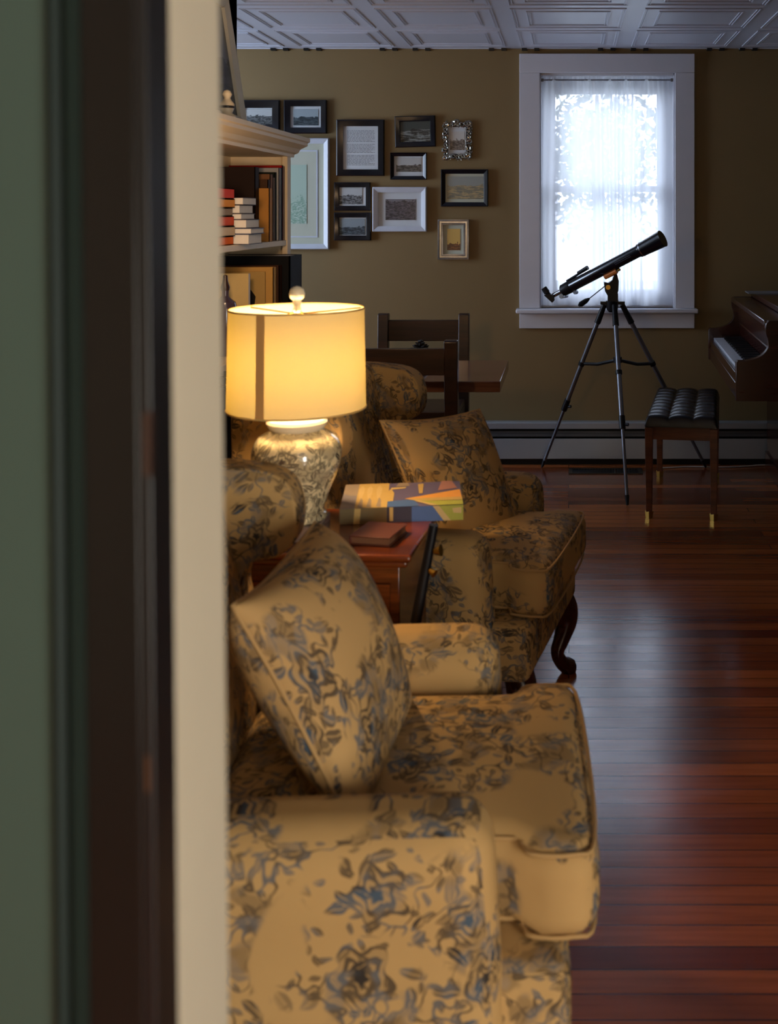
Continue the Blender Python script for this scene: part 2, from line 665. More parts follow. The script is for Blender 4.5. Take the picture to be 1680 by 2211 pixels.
def floor_mat():
    m, t, b = newmat('strip_wood_floor')
    v = t.coord('Object')
    br = t.new('ShaderNodeTexBrick')
    t.link(v, br.inputs['Vector'])
    br.offset = 0.37
    br.offset_frequency = 3
    br.inputs['Color1'].default_value = (0, 0, 0, 1)
    br.inputs['Color2'].default_value = (1, 1, 1, 1)
    br.inputs['Mortar'].default_value = (0.5, 0.5, 0.5, 1)
    br.inputs['Scale'].default_value = 1.0
    br.inputs['Mortar Size'].default_value = 0.0016
    br.inputs['Mortar Smooth'].default_value = 0.2
    br.inputs['Brick Width'].default_value = 1.35
    br.inputs['Row Height'].default_value = 0.062
    sep = t.new('ShaderNodeSeparateColor')
    t.link(br.outputs['Color'], sep.inputs[0])
    tone = sep.outputs[0]
    g, _ = t.noise(t.mapping(v, (3.0, 55.0, 1)), 1.0, 4.0, 0.6)
    c = t.mix(tone, lin((120, 52, 27)), lin((200, 112, 58)))
    c = t.mix(t.m('MULTIPLY', t.smooth(g, 0.35, 0.75), 0.4), c, lin((84, 34, 18)))
    c = t.mix(br.outputs['Fac'], c, lin((22, 10, 7)))
    t.link(c, b.inputs['Base Color'])
    r, _ = t.noise(t.mapping(v, (2.0, 9.0, 1)), 1.6, 5.0, 0.7)
    t.link(t.m('ADD', 0.10, t.m('MULTIPLY', r, 0.24)), b.inputs['Roughness'])
    b.inputs['Specular IOR Level'].default_value = 0.55
    b.inputs['Coat Weight'].default_value = 0.4
    t.link(t.m('ADD', 0.10, t.m('MULTIPLY', r, 0.16)), b.inputs['Coat Roughness'])
    wv, _ = t.noise(t.mapping(v, (1.2, 22.0, 1)), 1.0, 3.0)
    hgt = t.m('SUBTRACT', t.m('MULTIPLY', wv, 0.5), t.m('MULTIPLY', br.outputs['Fac'], 0.6))
    t.link(t.bump(hgt, 0.12, 0.003), b.inputs['Normal'])
    return m


M['shade'] = shade_mat()
M['seam'] = shade_mat('shade_seam_cloth', 0.8)
M['sheer'] = sheer_mat()
M['pane'] = pane_mat()
M['floor'] = floor_mat()


def emit_mat(name, col, s):
    m, t, b = newmat(name)
    b.inputs['Base Color'].default_value = (1, 0.9, 0.7, 1)
    b.inputs['Emission Color'].default_value = (*col, 1)
    b.inputs['Emission Strength'].default_value = s
    return m


M['bulb'] = emit_mat('warm_bulb', (1.0, 0.66, 0.32), BULB)

# ------------------------------------------------------------------ room shell
CZ = 2.333     # ceiling height
YB = 6.0       # back wall plane
S_ = lambda o: tag(o, kind='structure')
S_(obj('floor', BX(-3.45, 1.7, -1.75, 6.2, -0.08, 0.0), M['floor']))

# tin ceiling: embossed squares
bm = BX(-3.45, 1.7, -1.75, 6.15, CZ, CZ + 0.08)


def bead(bm, x0, x1, y0, y1, wd, h):
    """a raised rectangle outline of two thin beads hanging below the ceiling"""
    for k, (ins, hh) in enumerate(((0.0, h), (wd * 0.62, h * 0.7))):
        a0, a1, b0, b1 = x0 + ins, x1 - ins, y0 + ins, y1 - ins
        t = wd * 0.34
        for (p, q) in (((a0, b0), (a1, b0)), ((a1, b0), (a1, b1)), ((a1, b1), (a0, b1)), ((a0, b1), (a0, b0))):
            d = Vector((q[0] - p[0], q[1] - p[1], 0)).normalized()
            n = Vector((-d.y, d.x, 0))
            P0, P1 = Vector((p[0], p[1], CZ)), Vector((q[0], q[1], CZ))
            ring = []
            for c, e in ((P0, 1), (P1, -1)):
                ring.append([bm.verts.new(c + n * s * t * 0.5 - Vector((0, 0, z)) + d * e * (t * 0.5 if z else 0) * (1 if s > 0 else -1))
                             for s, z in ((-1, -0.0005), (-0.4, hh), (0.4, hh), (1, -0.0005))])
            for i in range(3):
                bm.faces.new((ring[0][i], ring[0][i + 1], ring[1][i + 1], ring[1][i]))
            bm.faces.new(ring[0])
            bm.faces.new(ring[1][::-1])


TX = 0.612
for i in range(-5, 3):
    for j in range(-3, 8):
        x0 = -0.308 + i * TX
        y1 = 5.935 - j * 0.583
        y0 = y1 - 0.583
        if y0 < 0.75 or x0 + TX > 1.6:
            continue
        bead(bm, x0 + 0.045, x0 + TX - 0.045, y0 + 0.042, y1 - 0.042, 0.020, 0.0045)
        bead(bm, x0 + 0.115, x0 + TX - 0.115, y0 + 0.112, y1 - 0.112, 0.020, 0.0045)
    # cut row at the wall: black blocks stand for the shade at the rib ends
    for dx in (0.045, 0.115, TX - 0.07, TX - 0.14):
        x = -0.308 + i * TX + dx
        box(bm, x, x + 0.028, 5.97, 5.999, CZ - 0.013, CZ + 0.001, 1)
S_(obj('ceiling', bm, [M['ceiling'], M['black']]))

WX0, WX1, WZ0, WZ1 = -0.162, 0.597, 0.8725, 2.195    # window opening
bm = bmesh.new()
box(bm, -3.45, WX0, YB, YB + 0.24, 0, CZ)
box(bm, WX1, 1.7, YB, YB + 0.24, 0, CZ)
box(bm, WX0, WX1, YB, YB + 0.24, 0, WZ0)
box(bm, WX0, WX1, YB, YB + 0.24, WZ1, CZ)
S_(obj('wall_back', bm, M['wall']))
S_(obj('wall_right', BX(1.6, 1.7, 0.72, 6.0, 0, CZ), M['wall']))
bm = BX(-1.55, -1.402, 0.72, 4.5, 0, CZ)
box(bm, -3.45, -1.402, 4.4, 4.5, 0, CZ)
S_(obj('wall_left', bm, M['wall']))
bm = bmesh.new()
box(bm, -3.5, -3.4, 4.5, 6.0, 0, 0.82)
box(bm, -3.5, -3.4, 4.5, 6.0, 2.08, CZ)
box(bm, -3.5, -3.4, 4.5, 4.6, 0.82, 2.08)
box(bm, -3.5, -3.4, 5.5, 6.0, 0.82, 2.08)
S_(obj('wall_alcove', bm, M['wall']))
# doorway wall the camera looks through
bm = bmesh.new()
box(bm, -1.55, -0.272, 0.626, 0.72, 0, CZ)
box(bm, 0.78, 1.7, 0.626, 0.72, 0, CZ)
box(bm, -0.272, 0.78, 0.626, 0.72, 2.10, CZ)
S_(obj('wall_front', bm, M['wall']))
bm = bmesh.new()
box(bm, 1.6, 1.7, -1.75, 0.626, 0, 0.29)
box(bm, 1.6, 1.7, -1.75, 0.626, 1.61, CZ)
box(bm, 1.6, 1.7, -1.75, -1.41, 0.29, 1.61)
box(bm, 1.6, 1.7, -0.59, 0.626, 0.29, 1.61)
S_(obj('wall_hallway', bm, M['cream']))
bm = BX(-1.55, 1.7, -1.85, -1.75, 0, CZ)
box(bm, -1.65, -1.55, -1.75, 0.72, 0, CZ)
S_(obj('wall_entry', bm, M['cream']))

# door frame at the left of the picture, leaning a touch like the old house
LEAN = math.radians(0.55)


def lean(o):
    o.matrix_world = Matrix.Translation((-0.236, 0, 1.1)) @ Matrix.Rotation(LEAN, 4, 'Y').inverted() @ Matrix.Translation((0.236, 0, -1.1)) @ o.matrix_world
    return o


# cream jamb board: its reveal faces the opening
o = obj('trim_1', BX(-0.262, -0.2326, 0.631, 0.7235, 0.006, 2.09), M['cream'], bevel=0.002)
lean(S_(o))
dr = S_(empty('door_1'))
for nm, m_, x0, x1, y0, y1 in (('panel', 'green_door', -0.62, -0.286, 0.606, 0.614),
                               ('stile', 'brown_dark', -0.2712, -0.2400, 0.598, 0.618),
                               ('gap_shade_strip', 'black', -0.2402, -0.2330, 0.5985, 0.634)):  # black strip stands for the shadow gap between door leaf and jamb
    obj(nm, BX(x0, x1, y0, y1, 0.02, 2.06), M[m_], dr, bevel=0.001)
bm = bmesh.new()
prism(bm, [(-0.2925, 0.608), (-0.2925, 0.604), (-0.287, 0.5985), (-0.283, 0.602), (-0.278, 0.5965), (-0.2705, 0.5965), (-0.2705, 0.613), (-0.2925, 0.613)], 'z', 0.02, 2.06)
obj('moulding', bm, M['green_dark'], dr, smooth=True)
obj('hinge_leaf', BX(-0.2372, -0.2330, 0.5975, 0.6035, 1.262, 1.298), mat('brown_hinge_metal', (46, 28, 20), 0.5), dr)
obj('latch', BX(-0.2372, -0.2352, 0.5972, 0.600, 1.085, 1.105), mat('brown_latch_metal', (66, 38, 18), 0.45), dr)
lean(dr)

# ------------------------------------------------------------------ back window
wn = S_(empty('window_1'))
cas = bmesh.new()
x0, x1 = P(1122, 0, YB).x, P(1499, 0, YB).x
zt, zs, zsb, zab = 2.302, 0.8725, 0.847, 0.760
obj('casing_side', BX(x0, WX0, YB - 0.024, YB, zs, WZ1), M['trim'], wn, bevel=0.003)
obj('casing_side', BX(WX1, x1, YB - 0.024, YB, zs, WZ1), M['trim'], wn, bevel=0.003)
obj('casing_head', BX(x0, x1, YB - 0.026, YB, WZ1, zt), M['trim'], wn, bevel=0.003)
obj('stool', BX(P(1115, 0, YB).x, P(1505, 0, YB).x, YB - 0.075, YB + 0.06, zsb, zs), M['trim'], wn, bevel=0.008)
obj('apron', BX(x0, x1, YB - 0.022, YB, zab, zsb), M['trim'], wn, bevel=0.003)
bm = bmesh.new()
box(bm, WX0 - 0.02, WX0 + 0.006, YB, YB + 0.24, WZ0 - 0.02, WZ1)
box(bm, WX1 - 0.006, WX1 + 0.02, YB, YB + 0.24, WZ0 - 0.02, WZ1)
box(bm, WX0, WX1, YB, YB + 0.24, WZ1 - 0.012, WZ1 + 0.02)
box(bm, WX0, WX1, YB + 0.06, YB + 0.24, WZ0 - 0.02, WZ0 + 0.01)
obj('window_jamb', bm, M['trim'], wn)
zm = H - (408 - VY) * 6.16 / F


def sash(name, y, z0, z1, top, bot):
    bm = bmesh.new()
    a0, a1 = WX0 + 0.004, WX1 - 0.004
    st = 0.080
    box(bm, a0, a0 + st, y, y + 0.03, z0, z1)
    box(bm, a1 - st, a1, y, y + 0.03, z0, z1)
    box(bm, a0 + st, a1 - st, y, y + 0.03, z1 - top, z1)
    box(bm, a0 + st, a1 - st, y, y + 0.03, z0, z0 + bot)
    s = obj(name, bm, M['sash'], wn, bevel=0.003)
    obj('pane', BX(a0 + st, a1 - st, y + 0.012, y + 0.016, z0 + bot, z1 - top), M['pane'], s)


sash('lower_sash', YB + 0.15, WZ0 + 0.01, zm + 0.018, 0.036, 0.085)
sash('upper_sash', YB + 0.19, zm - 0.018, WZ1 - 0.012, 0.085, 0.036)

# sheer curtain and its rod
zr = H - (173 - VY) * 6.03 / F


def curt(u, v):
    x = WX0 + 0.008 + u * (WX1 - WX0 - 0.016)
    z = WZ0 + 0.012 + v * (WZ1 - WZ0 - 0.026)
    amp = 0.017 + 0.008 * (1 - v)
    if z > zr - 0.012:
        amp *= 0.45
    ph = 2 * PI * (u * 5.6 + 0.30 * math.sin(u * 9 + 1.0) + 0.05 * math.sin(v * 4 + u * 9))
    s = math.sin(ph)
    yy = 6.03 + amp * (s + 0.22 * math.sin(3.1 * ph + 1.2)) + 0.003 * math.sin(u * 160 + 9 * v) * max(0, (v - 0.86) * 7)
    yy = min(yy, 6.10)
    return (x, yy, z)


tag(obj('sheer_curtain', grid_surface(curt, 260, 60), M['sheer'], smooth='all'),
    'gathered white sheer curtain hanging in the back window', 'curtain')
bm = TB([(WX0 + 0.004, 6.026, zr), (WX1 - 0.004, 6.026, zr)], 0.0042, 10)
cr = tag(obj('curtain_rod', bm, M['greymetal'], smooth=True), 'thin tension rod carrying the sheer curtain', 'curtain rod')
for sx in (WX0 + 0.002, WX1 - 0.020):
    obj('end_cap', TB([(sx, 6.026, zr), (sx + 0.018, 6.026, zr)], 0.009, 12), mat('rod_end_rubber', (96, 90, 84), 0.6), cr, smooth=True)

# world outside the window
S_(obj('ground_outside', BX(-14, 14, 6.4, 30, -0.6, -0.5), M['grassy']))


def tree(x, y, h, rad, n, label, seed):
    rnd = random.Random(seed)
    t = thing('tree', label, 'tree', (x, y, -0.5), 0, 'trees beyond the window')
    obj('trunk', TB([(0, 0, 0), (0.03, 0, h * 0.5), (0, 0.05, h * 0.9)], [0.11, 0.08, 0.03], 8), M['bark'], t, smooth=True)
    bm = bmesh.new()
    for k in range(n):
        a, b = rnd.uniform(0, 2 * PI), rnd.uniform(-1, 1)
        rr = rad * rnd.uniform(0.25, 1.0)
        c = Vector((rr * math.cos(a) * math.sqrt(1 - b * b), rr * math.sin(a) * math.sqrt(1 - b * b), h * 0.66 + rr * b * h * 0.36 / rad))
        s = rnd.uniform(0.05, 0.10)
        d = Vector((rnd.uniform(-1, 1), rnd.uniform(-1, 1), rnd.uniform(-1, 1))).normalized()
        e = d.cross(Vector((rnd.uniform(-1, 1), rnd.uniform(-1, 1), rnd.uniform(-1, 1)))).normalized()
        q = [bm.verts.new(c + v) for v in (d * s, e * s * 0.5, d * -s, e * -s * 0.5)]
        bm.faces.new(q)
    obj('foliage', bm, M['outside_green'], t)


tree(0.45, 17.0, 4.2, 1.6, 2600, 'leafy tree outside behind the middle of the sheer curtain', 3)
tree(2.9, 14.2, 4.2, 1.1, 1300, 'leafy tree outside at the right edge of the window glass', 5)
tree(-2.1, 20.5, 4.0, 1.4, 1500, 'leafy tree outside at the left edge of the window glass', 8)

# ------------------------------------------------------------------ baseboard heater, vent, cord
ht = thing('baseboard_heater', 'long grey enamel baseboard heater under the window', 'heater', (0, 0, 0))
hx0, hx1 = -3.3, 1.55
bm = bmesh.new()
prism(bm, [(5.965, 0.0), (5.998, 0.0), (5.998, 0.237), (5.965, 0.237)], 'x', hx0, hx1)
obj('back_plate', bm, M['slot'], ht)
obj('front_panel', BX(hx0, hx1, 5.935, 5.941, 0.037, 0.150), M['heater'], ht, bevel=0.002)
bm = bmesh.new()
prism(bm, [(5.934, 0.205), (5.940, 0.205), (5.962, 0.233), (5.996, 0.233), (5.996, 0.240), (5.936, 0.240), (5.932, 0.236)], 'x', hx0, hx1)
obj('top_cover', bm, M['heater'], ht)
bm = bmesh.new()
box(bm, hx0, hx1, 5.945, 5.949, 0.160, 0.175)
box(bm, hx0, hx1, 5.950, 5.954, 0.176, 0.190)
obj('damper', bm, mat('heater_damper', (90, 92, 96), 0.4, metal=0.4), ht)

v0, v1 = P(1228, 1022, 5.76), P(1384, 1006, 5.9)
vt = thing('floor_vent', 'dark slotted metal floor register beside the baseboard heater', 'vent', ((v0.x + v1.x) / 2, 5.80, 0))
hw = (v1.x - v0.x) / 2
bm = bmesh.new()
box(bm, -hw, hw, -0.062, -0.048, 0.0, 0.005)
box(bm, -hw, hw, 0.048, 0.062, 0.0, 0.005)
box(bm, -hw, -hw + 0.02, -0.048, 0.048, 0.0, 0.005)
box(bm, hw - 0.02, hw, -0.048, 0.048, 0.0, 0.005)
obj('frame', bm, mat('brown_register_metal', (52, 44, 36), 0.4, metal=0.5), vt)
bm = bmesh.new()
box(bm, -hw + 0.02, hw - 0.02, -0.048, 0.048, 0.0, 0.001)
for i in range(24):
    x = -hw + 0.024 + i * (2 * hw - 0.048) / 23
    box(bm, x - 0.002, x + 0.002, -0.048, 0.048, 0.001, 0.004)
obj('grille', bm, M['slot'], vt)

pts = [P(1428, 997, 5.86), P(1450, 1000, 5.87), P(1490, 1002, 5.89), P(1560, 1005, 5.88), P(1610, 1007, 5.90), P(1640, 1004, 5.926), P(1668, 1004, 5.927)]
pts = [Vector((p.x, p.y, 0.005)) for p in pts]
tag(obj('power_cord', TB(spline(pts, 6), 0.004, 8), M['cord'], smooth=True), 'thin white power cord lying on the floor behind the piano bench', 'cord')


# ------------------------------------------------------------------ pictures on the back wall
def ring(bm, hw, hh, prof):
    """rectangular moulding; prof = list of (inset, depth toward the room)"""
    loops = []
    for ins, d in prof:
        loops.append([bm.verts.new((sx * (hw - ins), -d, sz * (hh - ins))) for sx, sz in ((-1, -1), (1, -1), (1, 1), (-1, 1))])
    for a, b in zip(loops, loops[1:]):
        for i in range(4):
            bm.faces.new((a[i], a[(i + 1) % 4], b[(i + 1) % 4], b[i]))
    return bm


def print_mat(name, sky, mid, dark, horizon=0.5, nscale=7.0, contrast=1.0):
    m, t, b = newmat(name)
    uv = t.coord('UV')
    s = t.new('ShaderNodeSeparateXYZ')
    t.link(uv, s.inputs[0])
    f, _ = t.noise(uv, nscale, 5.0, 0.65, '2D')
    f2, _ = t.noise(t.mapping(uv, (2, 8, 1)), nscale * 0.6, 4.0, 0.6, '2D')
    land = t.m('LESS_THAN', s.outputs[1], t.m('ADD', horizon - 0.22, t.m('MULTIPLY', f, 0.44)))
    tone = t.smooth(f2, 0.36, 0.64)
    g = t.mix(tone, lin(dark), lin(mid))
    tr = t.smooth(f, 0.52, 0.60)
    g = t.mix(t.m('MULTIPLY', tr, 0.7), g, lin(dark))
    c = t.mix(land, lin(sky), g)
    t.link(c, b.inputs['Base Color'])
    b.inputs['Roughness'].default_value = 0.35
    return m


def flat_uv(hw, hh, y, t=0.002):
    bm = bmesh.new()
    vs = box(bm, -hw, hw, y - t, y, -hh, hh)
    uvl = bm.loops.layers.uv.verify()
    for f in bm.faces:
        for lp in f.loops:
            lp[uvl].uv = ((lp.vert.co.x + hw) / (2 * hw), (lp.vert.co.z + hh) / (2 * hh))
    return bm


def picture(rect, fw, fmat, label, inner=None, pic=None, pmat=None, mmat='matboard', rot=0.0, depth=0.024, prof=None, name='framed_picture'):
    """rect, inner (mat window), pic in target pixels on the back wall"""
    x0, y0, x1, y1 = rect
    c = P((x0 + x1) / 2, (y0 + y1) / 2, YB)
    k = YB / F
    t = thing(name, label, 'picture', (c.x, YB - 0.001, c.z), 0, 'pictures on the back wall')
    t.rotation_euler = (0, rot, 0)
    hw, hh = (x1 - x0) / 2 * k, (y1 - y0) / 2 * k
    bm = bmesh.new()
    prof = prof or [(0, 0), (0, depth * 0.85), (fw * 0.15, depth), (fw * 0.75, depth * 0.75), (fw, depth * 0.62), (fw, 0.004)]
    ring(bm, hw, hh, prof)
    fr = obj('frame', bm, M[fmat], t, smooth=True, angle=0.5)
    obj('mat_board', flat_uv(hw - fw * 0.98, hh - fw * 0.98, -0.003), M[mmat], t)
    if pic:
        px0, py0, px1, py1 = pic
        pc = P((px0 + px1) / 2, (py0 + py1) / 2, YB)
        o = obj('print', flat_uv((px1 - px0) / 2 * k, (py1 - py0) / 2 * k, -0.0055), pmat, t)
        o.location = (pc.x - c.x, 0, pc.z - c.z)
    return t, hw, hh


bw1 = print_mat('print_house', (178, 182, 182), (120, 124, 126), (34, 38, 40), 0.62, 6)
bw2 = print_mat('print_harbour', (150, 162, 168), (84, 96, 102), (40, 48, 54), 0.52, 4)
bw3 = print_mat('print_barn', (170, 172, 172), (108, 108, 106), (26, 28, 30), 0.5, 5)
bw4 = print_mat('print_village', (176, 180, 182), (150, 154, 158), (22, 24, 28), 0.55, 6)
bw5 = print_mat('print_shore', (130, 142, 150), (92, 106, 116), (28, 36, 44), 0.5, 5)
dk = print_mat('print_night_road', (50, 62, 62), (126, 136, 136), (20, 26, 26), 0.6, 3)
grp = print_mat('print_group', (110, 110, 118), (96, 94, 104), (36, 36, 44), 0.9, 7)
pnt = print_mat('print_beach_painting', (120, 134, 136), (160, 146, 108), (84, 92, 88), 0.62, 4)
sep = print_mat('print_portrait', (190, 188, 184), (140, 132, 126), (46, 40, 40), 0.55, 5)

picture((512, 217, 606, 286), 0.043, 'frame_black', 'black framed photo of a house partly hidden by the leaning frame above the bookcase',
        pic=(534, 236, 588, 272), pmat=bw1)
picture((615, 217, 707, 289), 0.034, 'frame_black', 'black framed harbour photo just above the tall white map frame',
        pic=(634.5, 236, 688, 271), pmat=bw2)
t, hw, hh = picture((728, 259, 831, 380), 0.036, 'frame_black', 'tall black frame holding a page of typed text')
bm = bmesh.new()
rr = random.Random(4)
for i in range(26):
    z = hh - 0.062 - i * (2 * hh - 0.115) / 26
    if i in (9, 17):
        continue
    x = -hw + 0.056
    end = hw - 0.056 - (rr.uniform(0, 0.03) if i % 4 == 3 else 0)
    while x < end:
        wl = rr.uniform(0.006, 0.02)
        box(bm, x, min(x + wl, end), -0.0065, -0.005, z, z + 0.0024)
        x += wl + 0.004
obj('lettering', bm, mat('grey_print_ink', (110, 112, 116), 0.8), t)
picture((854, 251, 941, 318), 0.030, 'frame_black', 'slightly crooked black framed dark photo beside the ornate silver frame',
        pic=(865, 262, 931, 308), pmat=dk, mmat='frame_black', rot=math.radians(-1.5))
picture((844, 330, 922, 388), 0.020, 'frame_black', 'small black framed photo of buildings just above the white picture frame',
        pic=(856, 341, 910, 371), pmat=bw3)
picture((953, 366, 1054, 446), 0.024, 'frame_black', 'black framed pale beach painting beside the window',
        pic=(966, 381, 1045, 430), pmat=pnt, mmat='creammat')
picture((723, 394, 801, 455), 0.028, 'frame_black', 'small black framed village photo, upper of two below the typed page',
        pic=(733.5, 406, 783, 441), pmat=bw4)
picture((723, 459, 802, 519), 0.028, 'frame_black', 'small black framed shoreline photo, lower of two below the typed page',
        pic=(733.5, 472, 789, 507), pmat=bw5)
picture((806, 404, 922, 500), 0.030, 'frame_white', 'wide white framed dark group photo among the black frames',
        pic=(833, 430, 898, 475), pmat=grp, depth=0.03)
t, hw, hh = picture((552, 299, 712, 538), 0.030, 'frame_white', 'tall white framed map beside the bookcase',
                    pic=(601, 356, 663, 483), mmat='creammat', depth=0.03,
                    pmat=print_mat('print_map', (172, 192, 176), (182, 198, 184), (128, 160, 140), 0.42, 9))
bm = bmesh.new()
ring(bm, hw - 0.066, hh - 0.066, [(0, 0.003), (0, 0.008), (0.008, 0.008), (0.008, 0.003)])
obj('inner_liner', bm, M['frame_white'], t)
t, hw, hh = picture((946, 474, 1013, 560), 0.030, 'frame_silver', 'silver framed amber lighthouse print below the beach painting',
                    pic=(966, 494, 994, 540), mmat='creammat', depth=0.022,
                    prof=[(0, 0), (0, 0.022), (0.007, 0.024), (0.010, 0.014), (0.020, 0.014), (0.023, 0.020), (0.030, 0.018), (0.030, 0.004)],
                    pmat=print_mat('print_amber', (196, 160, 84), (120, 72, 40), (70, 34, 22), 0.3, 3))
bm = bmesh.new()
prism(bm, [(-0.002, -0.055), (0.026, -0.055), (0.024, 0.0), (0.026, 0.03), (0.018, 0.034), (0.016, 0.05), (0.009, 0.056), (0.003, 0.05), (0.002, 0.034), (-0.004, 0.03), (0.0, 0.0)], 'y', -0.0062, -0.0055)
obj('tower_figure', bm, mat('print_tower_ink', (48, 26, 20), 0.5), t)
# ornate silver frame
t, hw, hh = picture((959, 266, 1015, 342), 0.022, 'frame_dark', 'ornate scrolled silver frame holding a small pale portrait', pic=(972, 284, 1003, 324), pmat=sep, depth=0.016)
bm = bmesh.new()
rr = random.Random(11)
per = []
n = 9
for i in range(n):
    u = -1 + 2 * (i + 0.5) / n
    per += [(u * hw, hh - 0.006), (u * hw, -hh + 0.006)]
n = 12
for i in range(n):
    u = -1 + 2 * (i + 0.5) / n
    per += [(hw - 0.006, u * hh), (-hw + 0.006, u * hh)]
for x, z in per:
    a = rr.uniform(0, 2 * PI)
    for s in range(2):
        sp = [(x + rr.uniform(-.004, .004) + (0.003 + 0.0036 * k) * math.cos(a + k * 0.9 * (1 if s else -1)), -0.016 - 0.002 * math.sin(k),
               z + rr.uniform(-.002, .002) + (0.003 + 0.0036 * k) * math.sin(a + k * 0.9 * (1 if s else -1))) for k in range(6)]
        tube(bm, sp, [0.004, 0.0052, 0.005, 0.0044, 0.0034, 0.0015], 6)
for k in range(7):
    a = PI * (0.15 + 0.7 * k / 6)
    tube(bm, [(0, -0.016, hh - 0.004), (0.012 * math.cos(a), -0.02, hh + 0.014 * math.sin(a)), (0.024 * math.cos(a), -0.018, hh + 0.022 * math.sin(a))], [0.004, 0.006, 0.0015], 6)
obj('scrollwork', bm, mat('scroll_silver', (176, 172, 160), 0.25, metal=1.0, var=0.5, vscale=120), t, smooth=True)

# ------------------------------------------------------------------ upholstered chairs
def wingchair(loc, rz, label, seed):
    t = thing('wingback_armchair', label, 'armchair', loc, rz, 'matching toile armchairs')
    rnd = random.Random(seed)
    of = lambda: (rnd.uniform(0, 5), rnd.uniform(0, 5))
    fab = M['fabric']

    def soft(name, bm, loc, rot=(0, 0, 0), par=t):
        return obj(name, bm, fab, par, smooth='all', loc=loc, rot=rot)
    # base
    soft('seat_rail', rbox(0.325, 0.325, 0.075, 0.03, off=of()), (-0.345, 0, 0.298))
    # a front block a little prouder than the arms
    # seat cushion with T ears
    bm = rbox(0.30, 0.235, 0.070, 0.042, n=12, puff=(0.0, 0.0, 0.022), off=of())
    for v in bm.verts:
        x = v.co.x
        k = min(1, max(0, (x - 0.17) / 0.03))
        v.co.y *= 1 + k * 0.20
    cu = soft('seat_cushion', bm, (-0.275, 0, 0.440))
    for zz in (0.058, -0.058):
        pth = [(-0.28, -0.225, zz), (0.15, -0.226, zz), (0.185, -0.245, zz), (0.20, -0.268, zz), (0.26, -0.272, zz), (0.292, -0.24, zz), (0.300, 0, zz),
               (0.292, 0.24, zz), (0.26, 0.272, zz), (0.20, 0.268, zz), (0.185, 0.245, zz), (0.15, 0.226, zz), (-0.28, 0.225, zz)]
        obj('piping', TB(spline(pth, 4), 0.0035, 6), M['piping'], cu, smooth=True)
    # arms
    for s in (-1, 1):
        bm = rbox(0.275, 0.062, 0.190, 0.055, n=8, puff=(0.0, 0.006, 0), off=of())
        for v in bm.verts:      # front edge leans forward a little lower down, roll overhangs outward
            if v.co.x > 0:
                v.co.x += (0.19 - v.co.z) * 0.06
            if v.co.y * s > 0:
                v.co.y += s * 0.016 * max(0, min(1, (v.co.z - 0.02) / 0.08))
        soft('arm', bm, (-0.405, s * 0.302, 0.408))
    # back
    bm = rbox(0.065, 0.300, 0.35, 0.055, n=10, puff=(0.02, 0, 0.03), off=of())
    soft('backrest', bm, (-0.665, 0, 0.60), (0, math.radians(-11), 0))
    # wings
    prof = [(-0.78, 0.55), (-0.66, 0.575), (-0.585, 0.60), (-0.565, 0.66), (-0.580, 0.73), (-0.560, 0.775), (-0.515, 0.785), (-0.480, 0.815), (-0.474, 0.87),
            (-0.490, 0.92), (-0.535, 0.948), (-0.62, 0.958), (-0.72, 0.960), (-0.785, 0.955)]
    pp = [(p.x, p.y) for p in spline([(a - 0.035, b - 0.03) + (0,) for a, b in prof], 5)]
    for s in (-1, 1):
        bm = bmesh.new()
        prism(bm, pp, 'y', s * 0.262, s * 0.345)
        boxuv(bm, of())
        obj('wing', bm, fab, t, bevel=0.028, segs=5, angle=0.9)
    # legs
    for s in (-1, 1):
        c = [(0.0, 0.235), (0.012, 0.20), (0.016, 0.16), (0.004, 0.11), (-0.008, 0.07), (0.004, 0.035), (0.02, 0.018), (0.024, 0.0)]
        r = [0.040, 0.040, 0.033, 0.025, 0.020, 0.021, 0.027, 0.020]
        pts = spline([(-0.06 + a, s * (0.27 + a), z) for a, z in c], 4)
        rs = []
        for i in range(len(r) - 1):
            rs += [r[i] + (r[i + 1] - r[i]) * k / 4 for k in range(4)]
        rs.append(r[-1])
        obj('front_leg', TB(pts, rs, 14), M['leg_wood'], t, smooth='all')
        obj('rear_leg', TB([(-0.62, s * 0.26, 0.24), (-0.66, s * 0.265, 0.12), (-0.72, s * 0.27, 0.0)], [0.026, 0.022, 0.018], 10), M['leg_wood'], t, smooth='all')
    return t


wingchair((0.008, 1.785, 0), math.radians(3), 'nearest yellow toile wingback armchair, in front of the end table', 1)
wingchair((-0.018, 2.975, 0), math.radians(-11), 'farther yellow toile wingback armchair, behind the table lamp and end table', 2)


